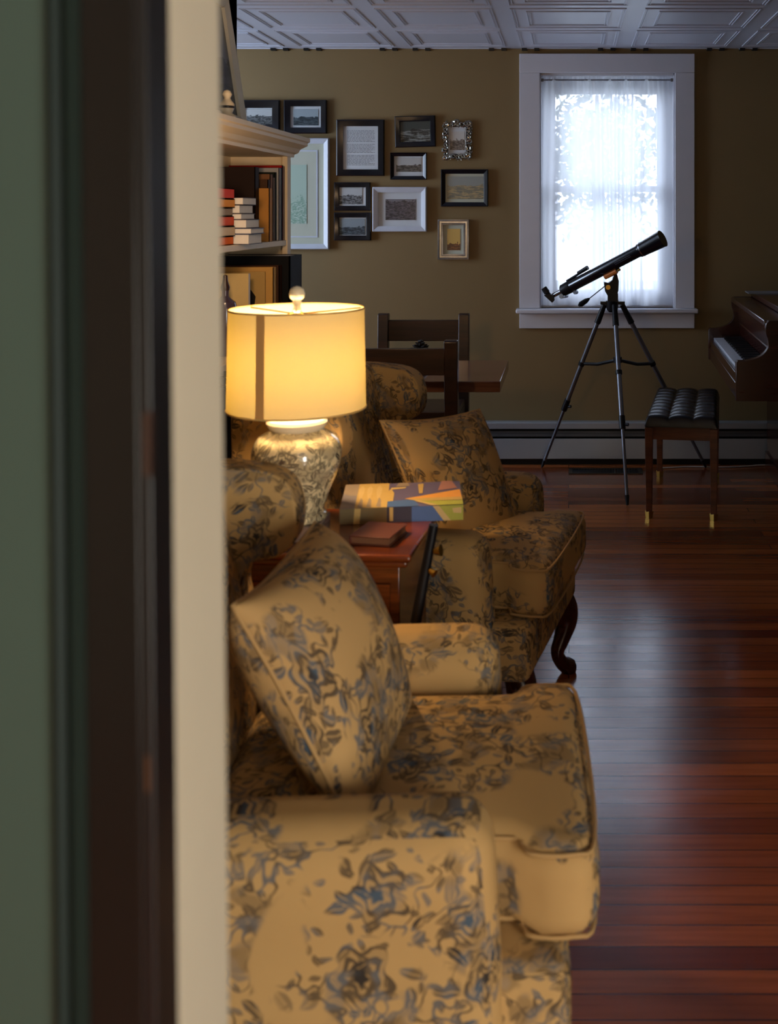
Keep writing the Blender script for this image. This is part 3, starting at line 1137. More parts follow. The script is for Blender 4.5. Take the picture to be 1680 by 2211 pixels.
def pillow(center, e, u, W, Hh, T, label, slump=0.0):
    """square cushion: e and u are its width and height directions"""
    e = Vector(e).normalized()
    u = Vector(u)
    u = (u - e * u.dot(e)).normalized()
    n = e.cross(u)
    t = thing('throw_pillow', label, 'cushion', center, 0, 'toile cushions on the armchairs')
    t.rotation_mode = 'QUATERNION'
    t.rotation_quaternion = Matrix((e, n, u)).transposed().to_quaternion()
    N = 26
    bm = bmesh.new()
    uvl = bm.loops.layers.uv.verify()

    def pos(a, b, s):
        x = a * W / 2 * (1 - 0.07 * (1 - b * b))
        z = b * Hh / 2 * (1 - 0.07 * (1 - a * a))
        y = s * T / 2 * (1 - 0.28 * b) * ((1 - a * a) * (1 - b * b)) ** 0.42
        y += 0.004 * math.sin(5 * a + 3 * b + s) * (1 - a * a) * (1 - b * b)
        return (x - slump * z, y, z - 0.02 * T * (1 - b))
    for s in (-1, 1):
        V = [[bm.verts.new(pos(-math.cos(PI * i / N), -math.cos(PI * j / N), s)) for j in range(N + 1)] for i in range(N + 1)]
        for i in range(N):
            for j in range(N):
                q = [(i, j), (i + 1, j), (i + 1, j + 1), (i, j + 1)]
                if s > 0:
                    q.reverse()
                f = bm.faces.new([V[a][b] for a, b in q])
                for lp, (a, b) in zip(f.loops, q):
                    lp[uvl].uv = ((2 * a / N - 1) * W * 0.6 + 1.3 * s + center[1], (2 * b / N - 1) * Hh * 0.6 + 2.0)
    bmesh.ops.remove_doubles(bm, verts=bm.verts[:], dist=1e-5)
    obj('cushion_cover', bm, M['fabric_small'], t, smooth='all')
    ed = []
    for k in range(4):
        for i in range(16):
            a = -1 + 2 * i / 16
            ab = ((a, -1), (1, a), (-a, 1), (-1, -a))[k]
            ed.append(pos(ab[0], ab[1], 0))
    bm = TB(ed, 0.0035, 6, closed=True)
    obj('piping', bm, M['piping'], t, smooth='all')
    return t


pillow((-0.388, 1.755, 0.668), (0.05, 1, 0), (-0.185, 0, 0.34), 0.42, 0.37, 0.19, 'square toile cushion on the nearest armchair')
pillow((-0.315, 3.02, 0.640), (0.24, 0.27, -0.02), (-0.154, -0.054, 0.35), 0.37, 0.39, 0.15, 'square toile cushion leaning in the farther armchair', 0.34)

# ------------------------------------------------------------------ end table and what stands on it
TZ = 0.68
et = thing('end_table', 'reddish mahogany end table between the two armchairs', 'side table', (-0.59, 2.455, 0), math.radians(-3.5))
bm = bmesh.new()
box(bm, -0.265, 0.265, -0.175, 0.175, TZ - 0.016, TZ)
obj('table_top', bm, M['mahogany'], et, bevel=0.006)
obj('top_moulding', BX(-0.255, 0.255, -0.165, 0.165, TZ - 0.030, TZ - 0.016), M['mahogany'], et, bevel=0.005)
obj('cabinet_body', BX(-0.235, 0.235, -0.145, 0.150, 0.16, TZ - 0.030), M['mahogany'], et, bevel=0.003)
bm = bmesh.new()
ring(bm, 0.215, 0.20, [(0, 0.0), (0, 0.008), (0.03, 0.008), (0.036, 0.0)])
obj('front_panel', bm, M['mahogany'], et, loc=(0, -0.145, 0.41))
for sx in (-1, 1):
    for sy in (-1, 1):
        obj('leg', TB([(sx * 0.215, sy * 0.13, 0.17), (sx * 0.217, sy * 0.132, 0.0)], [0.022, 0.014], 12), M['mahogany'], et, smooth=True)

lp = thing('table_lamp', 'lit table lamp with yellow drum shade and floral ginger jar base', 'lamp', (-0.616, 2.415, TZ))
obj('acrylic_foot', BX(-0.062, 0.062, -0.062, 0.062, 0.0, 0.036), M['acrylic'], lp, bevel=0.004)
prof = [(0.060, 0.036), (0.066, 0.040), (0.066, 0.050), (0.060, 0.056), (0.064, 0.075), (0.075, 0.105), (0.088, 0.135), (0.097, 0.162), (0.100, 0.182),
        (0.098, 0.200), (0.090, 0.216), (0.078, 0.228), (0.064, 0.236), (0.058, 0.240)]
prof = [(p.x, p.y) for p in spline([(a, b, 0) for a, b in prof], 4)]
bm = bmesh.new()
lathe(bm, prof, 48, uvr=0.085)
obj('ginger_jar', bm, M['glaze'], lp, smooth='all')
bm = bmesh.new()
lathe(bm, [(0.055, 0.238), (0.060, 0.241), (0.066, 0.249), (0.068, 0.256), (0.064, 0.262), (0.050, 0.266), (0.012, 0.268)], 40)
obj('jar_lid', bm, M['cream_glaze'], lp, smooth=True)
SZ0, SZ1, R0, R1 = 0.288, 0.512, 0.154, 0.150
obj('stem', TB([(0, 0, 0.266), (0, 0, 0.35)], 0.008, 10), M['brass'], lp, smooth=True)
bm = bmesh.new()
bmesh.ops.create_uvsphere(bm, u_segments=16, v_segments=10, radius=0.03, matrix=Matrix.Translation((0, 0, 0.395)))
obj('bulb', bm, M['bulb'], lp, smooth='all')
hp = [(0.012, 0, 0.34), (0.055, 0, 0.37), (0.062, 0, 0.43), (0.045, 0, 0.48), (0, 0, 0.505), (-0.045, 0, 0.48), (-0.062, 0, 0.43), (-0.055, 0, 0.37), (-0.012, 0, 0.34)]
obj('harp', TB(spline(hp, 5), 0.002, 6), M['brass'], lp, smooth=True)
bm = bmesh.new()
n = 72
V = []
for r_, z in ((R0, SZ0), (R0 * 0.5 + R1 * 0.5, (SZ0 + SZ1) / 2), (R1, SZ1), (R1 - 0.0025, SZ1), (R0 - 0.0025, SZ0)):
    V.append([bm.verts.new((r_ * math.cos(2 * PI * j / n), r_ * math.sin(2 * PI * j / n), z)) for j in range(n)])
for a in range(2):
    for j in range(n):
        bm.faces.new((V[a][j], V[a][(j + 1) % n], V[a + 1][(j + 1) % n], V[a + 1][j]))
sh = obj('lamp_shade', bm, M['shade'], lp, smooth='all')
for r_, z in ((R0, SZ0), (R1, SZ1)):
    bm = TB([(r_ * math.cos(2 * PI * j / 60), r_ * math.sin(2 * PI * j / 60), z) for j in range(60)], 0.0022, 6, closed=True)
    obj('shade_rim', bm, mat('shade_binding', (214, 176, 104), 0.7), sh, smooth='all')
# seam strip on the camera side, left of middle
bm = bmesh.new()
a0 = math.atan2(-2.415 + 0.02, 0.616) - math.radians(34)
V = []
for r_, z in ((R0 + 0.001, SZ0), (R1 + 0.001, SZ1)):
    V.append([bm.verts.new((r_ * math.cos(a0 + k * 0.045), r_ * math.sin(a0 + k * 0.045), z)) for k in range(4)])
for k in range(3):
    bm.faces.new((V[0][k], V[0][k + 1], V[1][k + 1], V[1][k]))
obj('seam_strip', bm, mat('shade_seam_brown', (214, 160, 92), 0.8), sh, smooth='all')
for k in range(3):
    a = k * 2 * PI / 3 + 0.5
    obj('spider_arm', TB([(0, 0, 0.500), (R1 * 0.99 * math.cos(a), R1 * 0.99 * math.sin(a), 0.508)], 0.0018, 6), M['brass'], sh)
bm = bmesh.new()
lathe(bm, [(0.006, 0.503), (0.010, 0.510), (0.007, 0.518), (0.011, 0.526), (0.009, 0.530), (0.016, 0.537), (0.018, 0.546), (0.015, 0.556), (0.008, 0.562), (0.0, 0.564)], 20)
obj('finial', bm, M['cream_glaze'], lp, smooth='all')

# boxed picture lying on the back of the table
bxm = {}
for k, c in dict(slate=(96, 88, 122), tan=(150, 134, 118), gold=(196, 164, 96), pale=(206, 178, 120), orange=(226, 158, 66), green=(168, 170, 66), blue=(72, 102, 158),
                 pink=(168, 118, 108), dark=(48, 44, 62), olive=(112, 96, 62), grey=(128, 122, 128)).items():
    bxm[k] = mat('box_print_' + k, c, 0.45, var=0.1, vscale=60)
bc = [P(735, 1131, 2.50), P(1000, 1127, 2.50)]
BW, BD, BH = bc[1].x - bc[0].x, 0.225, 0.036
pb = thing('flat_box', 'flat shiny cardboard box with purple and orange picture on the end table', 'box', (bc[0].x, 2.49, TZ + 0.0005), math.radians(8))
obj('box_body', BX(0, BW, 0, BD, 0, BH), bxm['slate'], pb, bevel=0.001)
order = list(bxm)
bm = bmesh.new()


def poly(pts, key, face):
    vs = []
    for u, v in pts:
        if face == 't':
            vs.append(bm.verts.new((u * BW, v * BD, BH + poly.k)))
        else:
            vs.append(bm.verts.new((u * BW, -poly.k, v * BH)))
    f = bm.faces.new(vs)
    f.material_index = order.index(key)
    poly.k += 0.00006


poly.k = 0.0004
T = 't'
poly([(0, 0), (.13, 0), (.13, 1), (0, 1)], 'tan', T)
poly([(0, 0), (.11, 0), (.13, .5), (.06, .52), (0, .6)], 'grey', T)
poly([(.12, 0), (.38, 0), (.38, 1), (.12, 1)], 'gold', T)
for u in (.15, .22, .30):
    pp = [(u + .022 * math.cos(a) * (1 + .2 * math.sin(3 * a)), .62 + .28 * math.sin(a)) for a in [2 * PI * k / 14 for k in range(14)]]
    poly(pp, 'pale', T)
    poly([(u - .01, .05), (u + .03, .0), (u + .025, .3), (u + .005, .4)], 'tan', T)
poly([(.38, .02), (.42, 0), (.43, .55), (.40, .75), (.37, .6)], 'gold', T)
poly([(.38, 0), (.64, 0), (.60, .28), (.38, .22)], 'blue', T)
poly([(.40, .70), (.52, .74), (.53, .80), (.40, .78)], 'pale', T)
poly([(.64, .5), (.67, .5), (.68, .92), (.63, .9)], 'gold', T)
poly([(.44, .82), (.56, .84), (.54, .98), (.46, .98)], 'tan', T)
poly([(.80, .60), (.97, .68), (.93, 1), (.84, 1)], 'pink', T)
poly([(.52, .30), (.99, .62), (1, .18), (.62, .20)], 'orange', T)
poly([(.54, .30), (1, .30), (1, .18), (.62, .20)], 'gold', T)
poly([(.62, .2), (1, .16), (1, 0), (.74, 0)], 'green', T)
poly([(.60, .2), (.64, .2), (.80, 0), (.74, 0)], 'pale', T)
poly.k = 0.0004
G = 'f'
poly([(0, 0), (.38, 0), (.38, 1), (0, 1)], 'olive', G)
poly([(.11, 0), (.16, 0), (.17, 1), (.12, 1)], 'gold', G)
poly([(.38, 0), (.58, 0), (.58, 1), (.38, 1)], 'dark', G)
poly([(.40, .1), (.43, .1), (.43, 1), (.40, 1)], 'gold', G)
poly([(.58, 0), (.88, 0), (.76, 1), (.58, 1)], 'blue', G)
poly([(.84, 0), (.90, 0), (.80, 1), (.75, 1)], 'pale', G)
poly([(.90, 0), (1, 0), (1, 1), (.80, 1)], 'green', G)
poly([(.92, .5), (.985, .45), (.985, .85), (.91, .8)], 'pale', G)
obj('cover_print', bm, [bxm[k] for k in order], pb)

# small red book
rb = thing('book', 'small worn red book lying on the end table', 'book', (-0.425, 2.385, TZ + 0.0005), math.radians(-12))
cov = mat('red_book_cloth', (88, 42, 26), 0.5)
bm = bmesh.new()
box(bm, -0.047, 0.047, -0.055, 0.055, 0, 0.003)
box(bm, -0.047, 0.047, -0.055, 0.055, 0.017, 0.020)
box(bm, -0.047, -0.043, -0.055, 0.055, 0.003, 0.017)
obj('cover', bm, cov, rb, bevel=0.0008)
obj('pages', BX(-0.043, 0.044, -0.051, 0.051, 0.003, 0.017), mat('aged_pages', (116, 76, 48), 0.8), rb)

# folded stand beside the table
bt, tp = Vector((-0.420, 2.215, 0.0)), Vector((-0.283, 2.235, 0.755))
st = thing('folded_stand', 'folded black stand with brass fittings leaning beside the end table', 'stand', tuple(bt))
d = tp - bt
pt = lambda k, dx=0.0, dy=0.0: tuple(d * k + Vector((dx, dy, 0)))
obj('upper_tube', TB([pt(0.66), pt(1.0)], [0.012, 0.010], 14), M['blackplastic'], st, smooth=True)
obj('lower_tube', TB([pt(0.0), pt(0.66)], [0.008, 0.011], 14), M['blackplastic'], st, smooth=True)
obj('joint', TB([pt(0.64), pt(0.70)], 0.019, 14), M['black'], st, smooth=True)
obj('side_tube', TB([pt(0.0, -0.03, 0.004), pt(0.64, -0.02)], [0.006, 0.011], 10), M['blackplastic'], st, smooth=True)
obj('side_tube', TB([pt(0.0, 0.03, 0.004), pt(0.66, 0.022)], [0.006, 0.011], 10), M['blackplastic'], st, smooth=True)
for k, dx in ((0.665, -0.022), (0.655, 0.026), (0.42, 0.012)):
    bm = bmesh.new()
    bmesh.ops.create_uvsphere(bm, u_segments=12, v_segments=8, radius=0.008, matrix=Matrix.Translation(pt(k, dx, -0.012)))
    obj('brass_stud', bm, M['brass'], st, smooth='all')
kn = obj('knob', TB([pt(0.93, 0.012, -0.01), pt(0.935, 0.026, -0.014)], [0.006, 0.012], 12), M['brass'], st, smooth=True)
obj('knob', TB([pt(0.88, 0.010, -0.01), pt(0.872, 0.022, -0.016)], [0.006, 0.009], 12), M['brass'], st, smooth=True)

# ------------------------------------------------------------------ bookcase
bx = thing('bookcase', 'ivory painted bookcase with crown moulding along the left wall', 'bookcase', (-1.15, 3.0, 0))
BKD, BL, BT = 0.25, 1.40, 1.72
bk = M['bookcase']
obj('side_panel', BX(-BKD, 0, BL - 0.025, BL, 0, BT - 0.07), bk, bx)
obj('side_panel', BX(-BKD, 0, 0, 0.025, 0, BT - 0.07), bk, bx)
obj('back_panel', BX(-BKD, -BKD + 0.012, 0.025, BL - 0.025, 0.08, BT - 0.07), bk, bx)
obj('stile', BX(-0.02, 0.002, BL - 0.052, BL + 0.001, 0, BT - 0.07), bk, bx, bevel=0.002)
obj('stile', BX(-0.02, 0.002, -0.001, 0.052, 0, BT - 0.07), bk, bx, bevel=0.002)
for z in (0.09, 0.50, 0.90, 1.298):
    obj('shelf', BX(-BKD + 0.012, -0.002, 0.025, BL - 0.025, z - 0.022, z), bk, bx, bevel=0.002)
obj('top_board', BX(-BKD, 0, 0, BL, BT - 0.072, BT - 0.012), bk, bx)
# crown with mitred returns
prof = [(0.0, 0.0), (0.012, 0.0), (0.014, 0.012), (0.026, 0.018), (0.034, 0.034), (0.052, 0.046), (0.058, 0.050), (0.058, 0.062), (0.066, 0.066), (0.066, 0.082), (0.0, 0.082)]
bm = bmesh.new()
V = []
for (o_, z) in prof:
    zz = BT - 0.082 + z
    V.append([bm.verts.new(p) for p in ((-BKD, -o_, zz), (o_, -o_, zz), (o_, BL + o_, zz), (-BKD, BL + o_, zz))])
for a, b in zip(V, V[1:]):
    for i in range(3):
        bm.faces.new((a[i], a[i + 1], b[i + 1], b[i]))
    bm.faces.new((a[3], a[0], b[0], b[3]))
bm.faces.new(V[0])
bm.faces.new(V[-1][::-1])
obj('crown', bm, bk, bx)

books_cols = {}


def cmat(c):
    if c not in books_cols:
        books_cols[c] = mat('book_cloth_%d' % len(books_cols), c, 0.6, var=0.12, spec=0.12)
    return books_cols[c]


def book(x0, x1, y0, y1, z0, z1, color, label, spine, group, paper='paper', cover=0.003):
    """axis-aligned book; spine = side of the spine: '+x' or '-x'; thin axis found from size"""
    t = thing('book', label, 'book', ((x0 + x1) / 2, (y0 + y1) / 2, z0), 0, group)
    hx, hy, hz = (x1 - x0) / 2, (y1 - y0) / 2, z1 - z0
    c = cover
    bm = bmesh.new()
    flat = hz < 2 * hy
    if flat:
        box(bm, -hx, hx, -hy, hy, 0, c)
        box(bm, -hx, hx, -hy, hy, hz - c, hz)
    else:
        box(bm, -hx, hx, -hy, -hy + c, 0, hz)
        box(bm, -hx, hx, hy - c, hy, 0, hz)
    sx0, sx1 = (hx - c, hx) if spine == '+x' else (-hx, -hx + c)
    box(bm, sx0, sx1, -hy, hy, 0, hz)
    obj('cover', bm, cmat(color), t)
    g = 0.003
    px0, px1 = (-hx + g, hx - c) if spine == '+x' else (-hx + c, hx - g)
    if flat:
        obj('pages', BX(px0, px1, -hy + g, hy - g, c, hz - c), M[paper], t)
    else:
        obj('pages', BX(px0, px1, -hy + c, hy - c, g, hz - g), M[paper], t)
    return t


# upright row at the far end of the upper shelf, from the far end towards the camera
zs = 1.2985
y = 4.346
row = [(0.026, 0.300, (172, 142, 110), 'cream spined tall book with red cap, farthest in the upright row'),
       (0.010, 0.302, (150, 28, 26), 'thin red book near the far end of the upper shelf'),
       (0.020, 0.292, (34, 30, 34), 'narrow black book beside the thin red book on the upper shelf'),
       (0.026, 0.290, (156, 156, 160), 'pale grey tall book in the upright row on the upper shelf'),
       (0.022, 0.272, (26, 34, 30), 'dark green upright book on the upper shelf'),
       (0.030, 0.250, (112, 88, 66), 'taupe upright book in the middle of the upper shelf row'),
       (0.036, 0.262, (120, 82, 54), 'tan brown upright book on the upper shelf'),
       (0.030, 0.240, (70, 46, 30), 'dark brown upright book behind the amber book'),
       (0.044, 0.205, (176, 122, 58), 'short amber upright book behind the stack of white paged books'),
       (0.050, 0.285, (34, 20, 16), 'very dark brown large book, nearest of the upright row')]
for k, (th, hgt, c, lab) in enumerate(row):
    fx = -1.158 if k < 4 else (-1.168 if k != 8 else -1.15)
    if k == 9:
        fx = -1.19
    book(-1.375, fx, y - th, y - 0.001, zs, zs + hgt, c, lab, '+x', 'upright books on the upper shelf')
    y -= th + 0.001
# stack with its white page ends towards the camera
z = zs
for k, (th, xr, pg, c, lab) in enumerate(((0.036, -1.116, 'daylit_paper', (60, 60, 84), 'thick white paged book, lowest of the flat stack on the upper shelf'),
                                         (0.020, -1.108, 'daylit_paper', (84, 92, 120), 'thin blue grey book second from bottom of the flat stack'),
                                         (0.030, -1.125, 'daylit_paper', (60, 54, 60), 'white paged book third from bottom of the flat stack'),
                                         (0.020, -1.142, 'daylit_paper', (120, 116, 120), 'small grey book fourth from bottom of the flat stack'),
                                         (0.030, -1.148, 'daylit_paper', (30, 20, 18), 'dark covered book fifth from bottom of the flat stack'),
                                         (0.026, -1.136, 'daylit_paper', (40, 24, 32), 'white paged book on top of the flat stack'))):
    book(-1.32, xr, 3.72, 3.88, z, z + th, c, lab, '-x', 'flat stack of white paged books', cover=0.002)
    z += th + 0.0005
# orange spined stack nearer to the camera
z = zs
for k, (th, xr, c, lab) in enumerate(((0.030, -1.165, (230, 104, 22), 'orange spined book lowest of the nearer stack'),
                                     (0.034, -1.160, (214, 190, 160), 'cream spined book second from bottom of the nearer stack'),
                                     (0.034, -1.163, (222, 74, 14), 'red orange spined book third from bottom of the nearer stack'),
                                     (0.028, -1.168, (150, 128, 104), 'taupe spined book fourth from bottom of the nearer stack'),
                                     (0.030, -1.160, (236, 150, 30), 'amber spined book fifth from bottom of the nearer stack'),
                                     (0.036, -1.162, (214, 58, 18), 'red spined book on top of the nearer stack'))):
    book(-1.36, xr, 3.48, 3.70, z, z + th, c, lab, '+x', 'nearer stack of orange spined books', cover=0.003)
    z += th + 0.0005

# middle shelf: large black folder with tan boards in front of it
zs = 0.9005
book(-1.385, -1.088, 4.16, 4.34, zs, zs + 0.34, (12, 13, 18), 'large black portfolio standing on the middle shelf', '+x', None, cover=0.006)
book(-1.385, -1.118, 4.115, 4.155, zs, zs + 0.305, (58, 34, 22), 'dark brown large book against the black portfolio', '+x', 'tall books on the middle shelf')
book(-1.385, -1.128, 4.070, 4.110, zs, zs + 0.300, (196, 150, 82), 'tan large book in front of the dark brown one', '+x', 'tall books on the middle shelf')
pc = thing('picture_card', 'tan card showing a dark bird shape on the middle shelf', 'card', (-1.23, 4.055, zs))
obj('card', BX(-0.12, 0.075, -0.004, 0.0, 0, 0.285), cmat((176, 142, 84)), pc)
bm = bmesh.new()
pp = [(-0.008, 0.06), (0.012, 0.06), (0.016, 0.13), (0.034, 0.15), (0.040, 0.19), (0.022, 0.215), (-0.006, 0.222), (-0.022, 0.20), (-0.020, 0.15), (-0.006, 0.13)]
prism(bm, pp, 'y', -0.0055, -0.004)
obj('bird_shape', bm, M['black'], pc)
cb = thing('picture_card', 'cream card with blue edge standing behind the little bottle', 'card', (-1.26, 3.93, zs))
obj('card', BX(-0.12, 0.080, -0.004, 0.0, 0, 0.285), cmat((206, 178, 122)), cb)
obj('edge', BX(0.080, 0.085, -0.005, 0.001, 0, 0.285), cmat((150, 150, 160)), cb)
bo = thing('bottle', 'small mauve glass bottle with dark stopper on the middle shelf', 'bottle', (-1.225, 3.80, zs))
bm = bmesh.new()
lathe(bm, [(0.0, 0.0), (0.036, 0.0), (0.040, 0.01), (0.040, 0.17), (0.036, 0.19), (0.018, 0.205), (0.012, 0.212), (0.012, 0.232)], 24)
obj('body', bm, mat('mauve_glass', (74, 62, 78), 0.15), bo, smooth=True)
bm = bmesh.new()
lathe(bm, [(0.014, 0.232), (0.016, 0.244), (0.010, 0.262), (0.008, 0.285), (0.0, 0.288)], 16)
obj('stopper', bm, mat('dark_stopper', (50, 26, 18), 0.4), bo, smooth=True)

# low shelf: dark books
zs = 0.5005
y = 4.33
for k, (th, hgt, c, lab) in enumerate(((0.05, 0.26, (60, 24, 16), 'dark red upright book on the low shelf at its far end'),
                                      (0.05, 0.28, (26, 24, 34), 'near black upright book second on the low shelf'),
                                      (0.06, 0.24, (40, 26, 20), 'dark brown upright book third on the low shelf'),
                                      (0.05, 0.27, (24, 30, 44), 'dark blue upright book fourth on the low shelf'),
                                      (0.06, 0.25, (70, 34, 20), 'rust upright book fifth on the low shelf'),
                                      (0.05, 0.26, (30, 22, 20), 'black brown upright book sixth on the low shelf'),
                                      (0.06, 0.24, (84, 44, 24), 'copper coloured upright book seventh on the low shelf'),
                                      (0.05, 0.27, (22, 22, 30), 'charcoal upright book eighth on the low shelf'))):
    book(-1.37, -1.17, y - th, y - 0.002, zs, zs + hgt, c, lab, '+x', 'dark books on the low shelf')
    y -= th + 0.002
book(-1.36, -1.13, 3.42, 3.62, zs, zs + 0.05, (20, 26, 44), 'glossy dark blue book lying flat on the low shelf', '+x', None)

# things on top of the bookcase
lf = thing('leaning_picture', 'large grey framed picture leaning on top of the bookcase', 'picture', (-1.283, 3.78, 1.7205))
LW, LH = 0.42, 0.275
bm = bmesh.new()
ring(bm, LW, LH, [(0, 0), (0, 0.022), (0.02, 0.026), (0.06, 0.018), (0.06, 0.003)])
tilt = math.radians(8.5)


def stand_rot(o):
    o.rotation_euler = (-tilt, 0, PI / 2)
    o.location = (0.0, 0, 0)
    return o


for v in bm.verts:
    v.co.z += LH
stand_rot(obj('frame', bm, M['frame_grey'], lf))
bm = flat_uv(LW - 0.055, LH - 0.055, -0.003)
for v in bm.verts:
    v.co.z += LH
stand_rot(obj('canvas', bm, print_mat('print_grey_seascape', (96, 100, 110), (72, 76, 84), (40, 44, 50), 0.45, 3), lf))
fi = thing('carved_ornament', 'small turned cream wooden ornament on the bookcase top', 'ornament', (-1.135, 3.54, 1.7205))
bm = bmesh.new()
lathe(bm, [(0.0, 0.0), (0.026, 0.0), (0.028, 0.012), (0.016, 0.02), (0.022, 0.034), (0.024, 0.05), (0.014, 0.062), (0.010, 0.07), (0.016, 0.082), (0.010, 0.094), (0.0, 0.098)], 20)
obj('body', bm, M['bookcase'], fi, smooth='all')
bm = bmesh.new()
lathe(bm, [(0.0235, 0.036), (0.0255, 0.04), (0.0235, 0.044)], 20)
obj('band', bm, mat('dark_bead', (40, 36, 34), 0.4), fi, smooth='all')

# ------------------------------------------------------------------ dining table, chairs, ornament
dt = thing('dining_table', 'small dark pedestal dining table with glossy top near the back wall', 'table', (-0.72, 4.81, 0))
obj('table_top', BX(-0.431, 0.431, -0.32, 0.32, 0.652, 0.698), M['table_wood'], dt, bevel=0.003)
obj('pedestal', BX(-0.06, 0.06, -0.06, 0.06, 0.05, 0.652), M['dining_wood'], dt, bevel=0.006)
bm = BX(-0.28, 0.28, -0.045, 0.045, 0, 0.055)
box(bm, -0.045, 0.045, -0.26, 0.26, 0, 0.054)
obj('foot', bm, M['dining_wood'], dt)


def dchair(loc, rz, label, top=0.89):
    t = thing('dining_chair', label, 'chair', loc, rz, 'dark dining chairs')
    w = 0.208
    for s in (-1, 1):
        bm = bmesh.new()
        prism(bm, [(0.0, 0.0), (0.055, 0.0), (0.045, 0.45), (0.020, top - 0.004), (0.012, top), (-0.026, top), (-0.034, top - 0.006), (-0.010, 0.45)], 'x', s * w - 0.027, s * w + 0.027)
        for v in bm.verts:
            pass
        obj('back_post', bm, M['dining_wood'], t, bevel=0.004)
        obj('front_leg', BX(s * w - 0.024, s * w + 0.024, 0.385, 0.433, 0, 0.43), M['dining_wood'], t, bevel=0.004)
    obj('top_rail', BX(-w + 0.026, w - 0.026, -0.022, 0.004, top - 0.142, top - 0.034), M['dining_wood'], t, bevel=0.003)
    obj('lower_rail', BX(-w + 0.026, w - 0.026, -0.004, 0.022, 0.55, 0.60), M['dining_wood'], t, bevel=0.003)
    obj('seat', BX(-w - 0.01, w + 0.01, 0.055, 0.44, 0.43, 0.458), M['dining_wood'], t, bevel=0.006)
    bm = bmesh.new()
    for y_ in (0.02, 0.40):
        box(bm, -w + 0.024, w - 0.024, y_, y_ + 0.02, 0.37, 0.43)
    for s in (-1, 1):
        box(bm, s * w - 0.01, s * w + 0.01, 0.05, 0.39, 0.37, 0.43)
    obj('apron', bm, M['dining_wood'], t)
    return t


dchair((-0.685, 4.33, 0), 0, 'dark wooden dining chair nearer the armchairs, back towards us', 0.893)
dchair((-0.748, 5.50, 0), PI, 'dark wooden dining chair beyond the table, facing us', 0.889)
og = thing('pine_cone_ornament', 'dark spiky pine cone ornament standing on the dining table', 'ornament', P(908, 0, 4.72).xy[:] + (0.6985,))
og.location.z = 0.6985
bm = bmesh.new()
lathe(bm, [(0.0, 0.0), (0.035, 0.0), (0.030, 0.012), (0.012, 0.03), (0.012, 0.05), (0.03, 0.06), (0.0, 0.062)], 16)
obj('stand', bm, M['black'], og, smooth=True)
bm = bmesh.new()
rr = random.Random(2)
for i in range(46):
    k = i / 46
    a = i * 2.4
    z = 0.058 + 0.082 * k
    r_ = 0.036 * math.sin(PI * (0.25 + 0.72 * k))
    c, s = math.cos(a), math.sin(a)
    tube(bm, [(0, 0, z), (r_ * c * 0.7, r_ * s * 0.7, z + 0.004), (r_ * 1.35 * c, r_ * 1.35 * s, z + 0.010)], [0.006, 0.008, 0.002], 6)
obj('cone', bm, mat('dark_cone', (20, 15, 12), 0.5), og, smooth=True)

# ------------------------------------------------------------------ telescope on tripod
hub = P(1322, 650, 5.62)
ts = thing('telescope', 'black refractor telescope on a silver tripod before the window', 'telescope', (hub.x, hub.y, 0))
L = lambda v: Vector(v) - Vector((hub.x, hub.y, 0))
feet = [Vector((P(1170, 0, 5.88).x, 5.88, 0.004)), Vector((P(1355, 0, 5.12).x, 5.12, 0.004)), Vector((P(1524, 0, 5.885).x, 5.885, 0.004))]
offs = [Vector((-0.040, 0.018, 0)), Vector((0.010, -0.045, 0)), Vector((0.052, 0.018, 0))]
mid = []
for f, of in zip(feet, offs):
    a = L(Vector((hub.x, hub.y, 0.925)) + of)
    b = L(f)
    dd = b - a
    n = dd.normalized()
    k1, k2 = 0.07, 0.61
    lg = obj('tripod_leg', TB([a + dd * k1, a + dd * k2], 0.0125, 14), M['greymetal'], ts, smooth=True)
    obj('lower_section', TB([a + dd * (k2 - 0.02), a + dd * 0.965], 0.0085, 12), M['greymetal'], lg, smooth=True)
    obj('leg_clamp', TB([a + dd * (k2 - 0.035), a + dd * (k2 + 0.03)], 0.0165, 12), M['blackplastic'], lg, smooth=True)
    obj('hinge_sleeve', TB([a, a + dd * 0.11], [0.014, 0.017], 12), M['blackplastic'], lg, smooth=True)
    obj('rubber_foot', TB([a + dd * 0.955, b], [0.012, 0.006], 12), M['blackplastic'], lg, smooth=True)
    s = a + dd * (k2 + 0.005)
    obj('wing_nut', TB([s, s + Vector((0.03, -0.015, 0))], [0.006, 0.009], 8), M['blackplastic'], lg, smooth=True)
    mid.append(a + dd * 0.355)
    obj('brace_collar', TB([a + dd * 0.345, a + dd * 0.365], 0.017, 12), M['blackplastic'], lg, smooth=True)
bc_ = (mid[0] + mid[1] + mid[2]) / 3 + Vector((0, 0, 0.035))
for mm in mid:
    bm = TB([mm, mm + (bc_ - mm) * 0.45 + Vector((0, 0, -0.012)), bc_], 0.009, 8)
    obj('spreader_arm', bm, M['blackplastic'], ts, smooth=True)
bm = TB([bc_ + Vector((0, 0, -0.015)), bc_ + Vector((0, 0, 0.015))], 0.022, 12)
obj('spreader_hub', bm, M['blackplastic'], ts, smooth=True)
bm = bmesh.new()
h0 = Vector((0, 0, 0))
tube(bm, [(0, 0, 0.885), (0, 0, 0.90), (0.0, 0, 0.945)], [0.018, 0.030, 0.034], 16)
box(bm, -0.062, 0.066, -0.018, 0.022, 0.925, 0.942)
box(bm, -0.024, 0.030, -0.028, 0.028, 0.94, 0.985)
obj('tripod_head', bm, M['blackplastic'], ts, smooth=True)
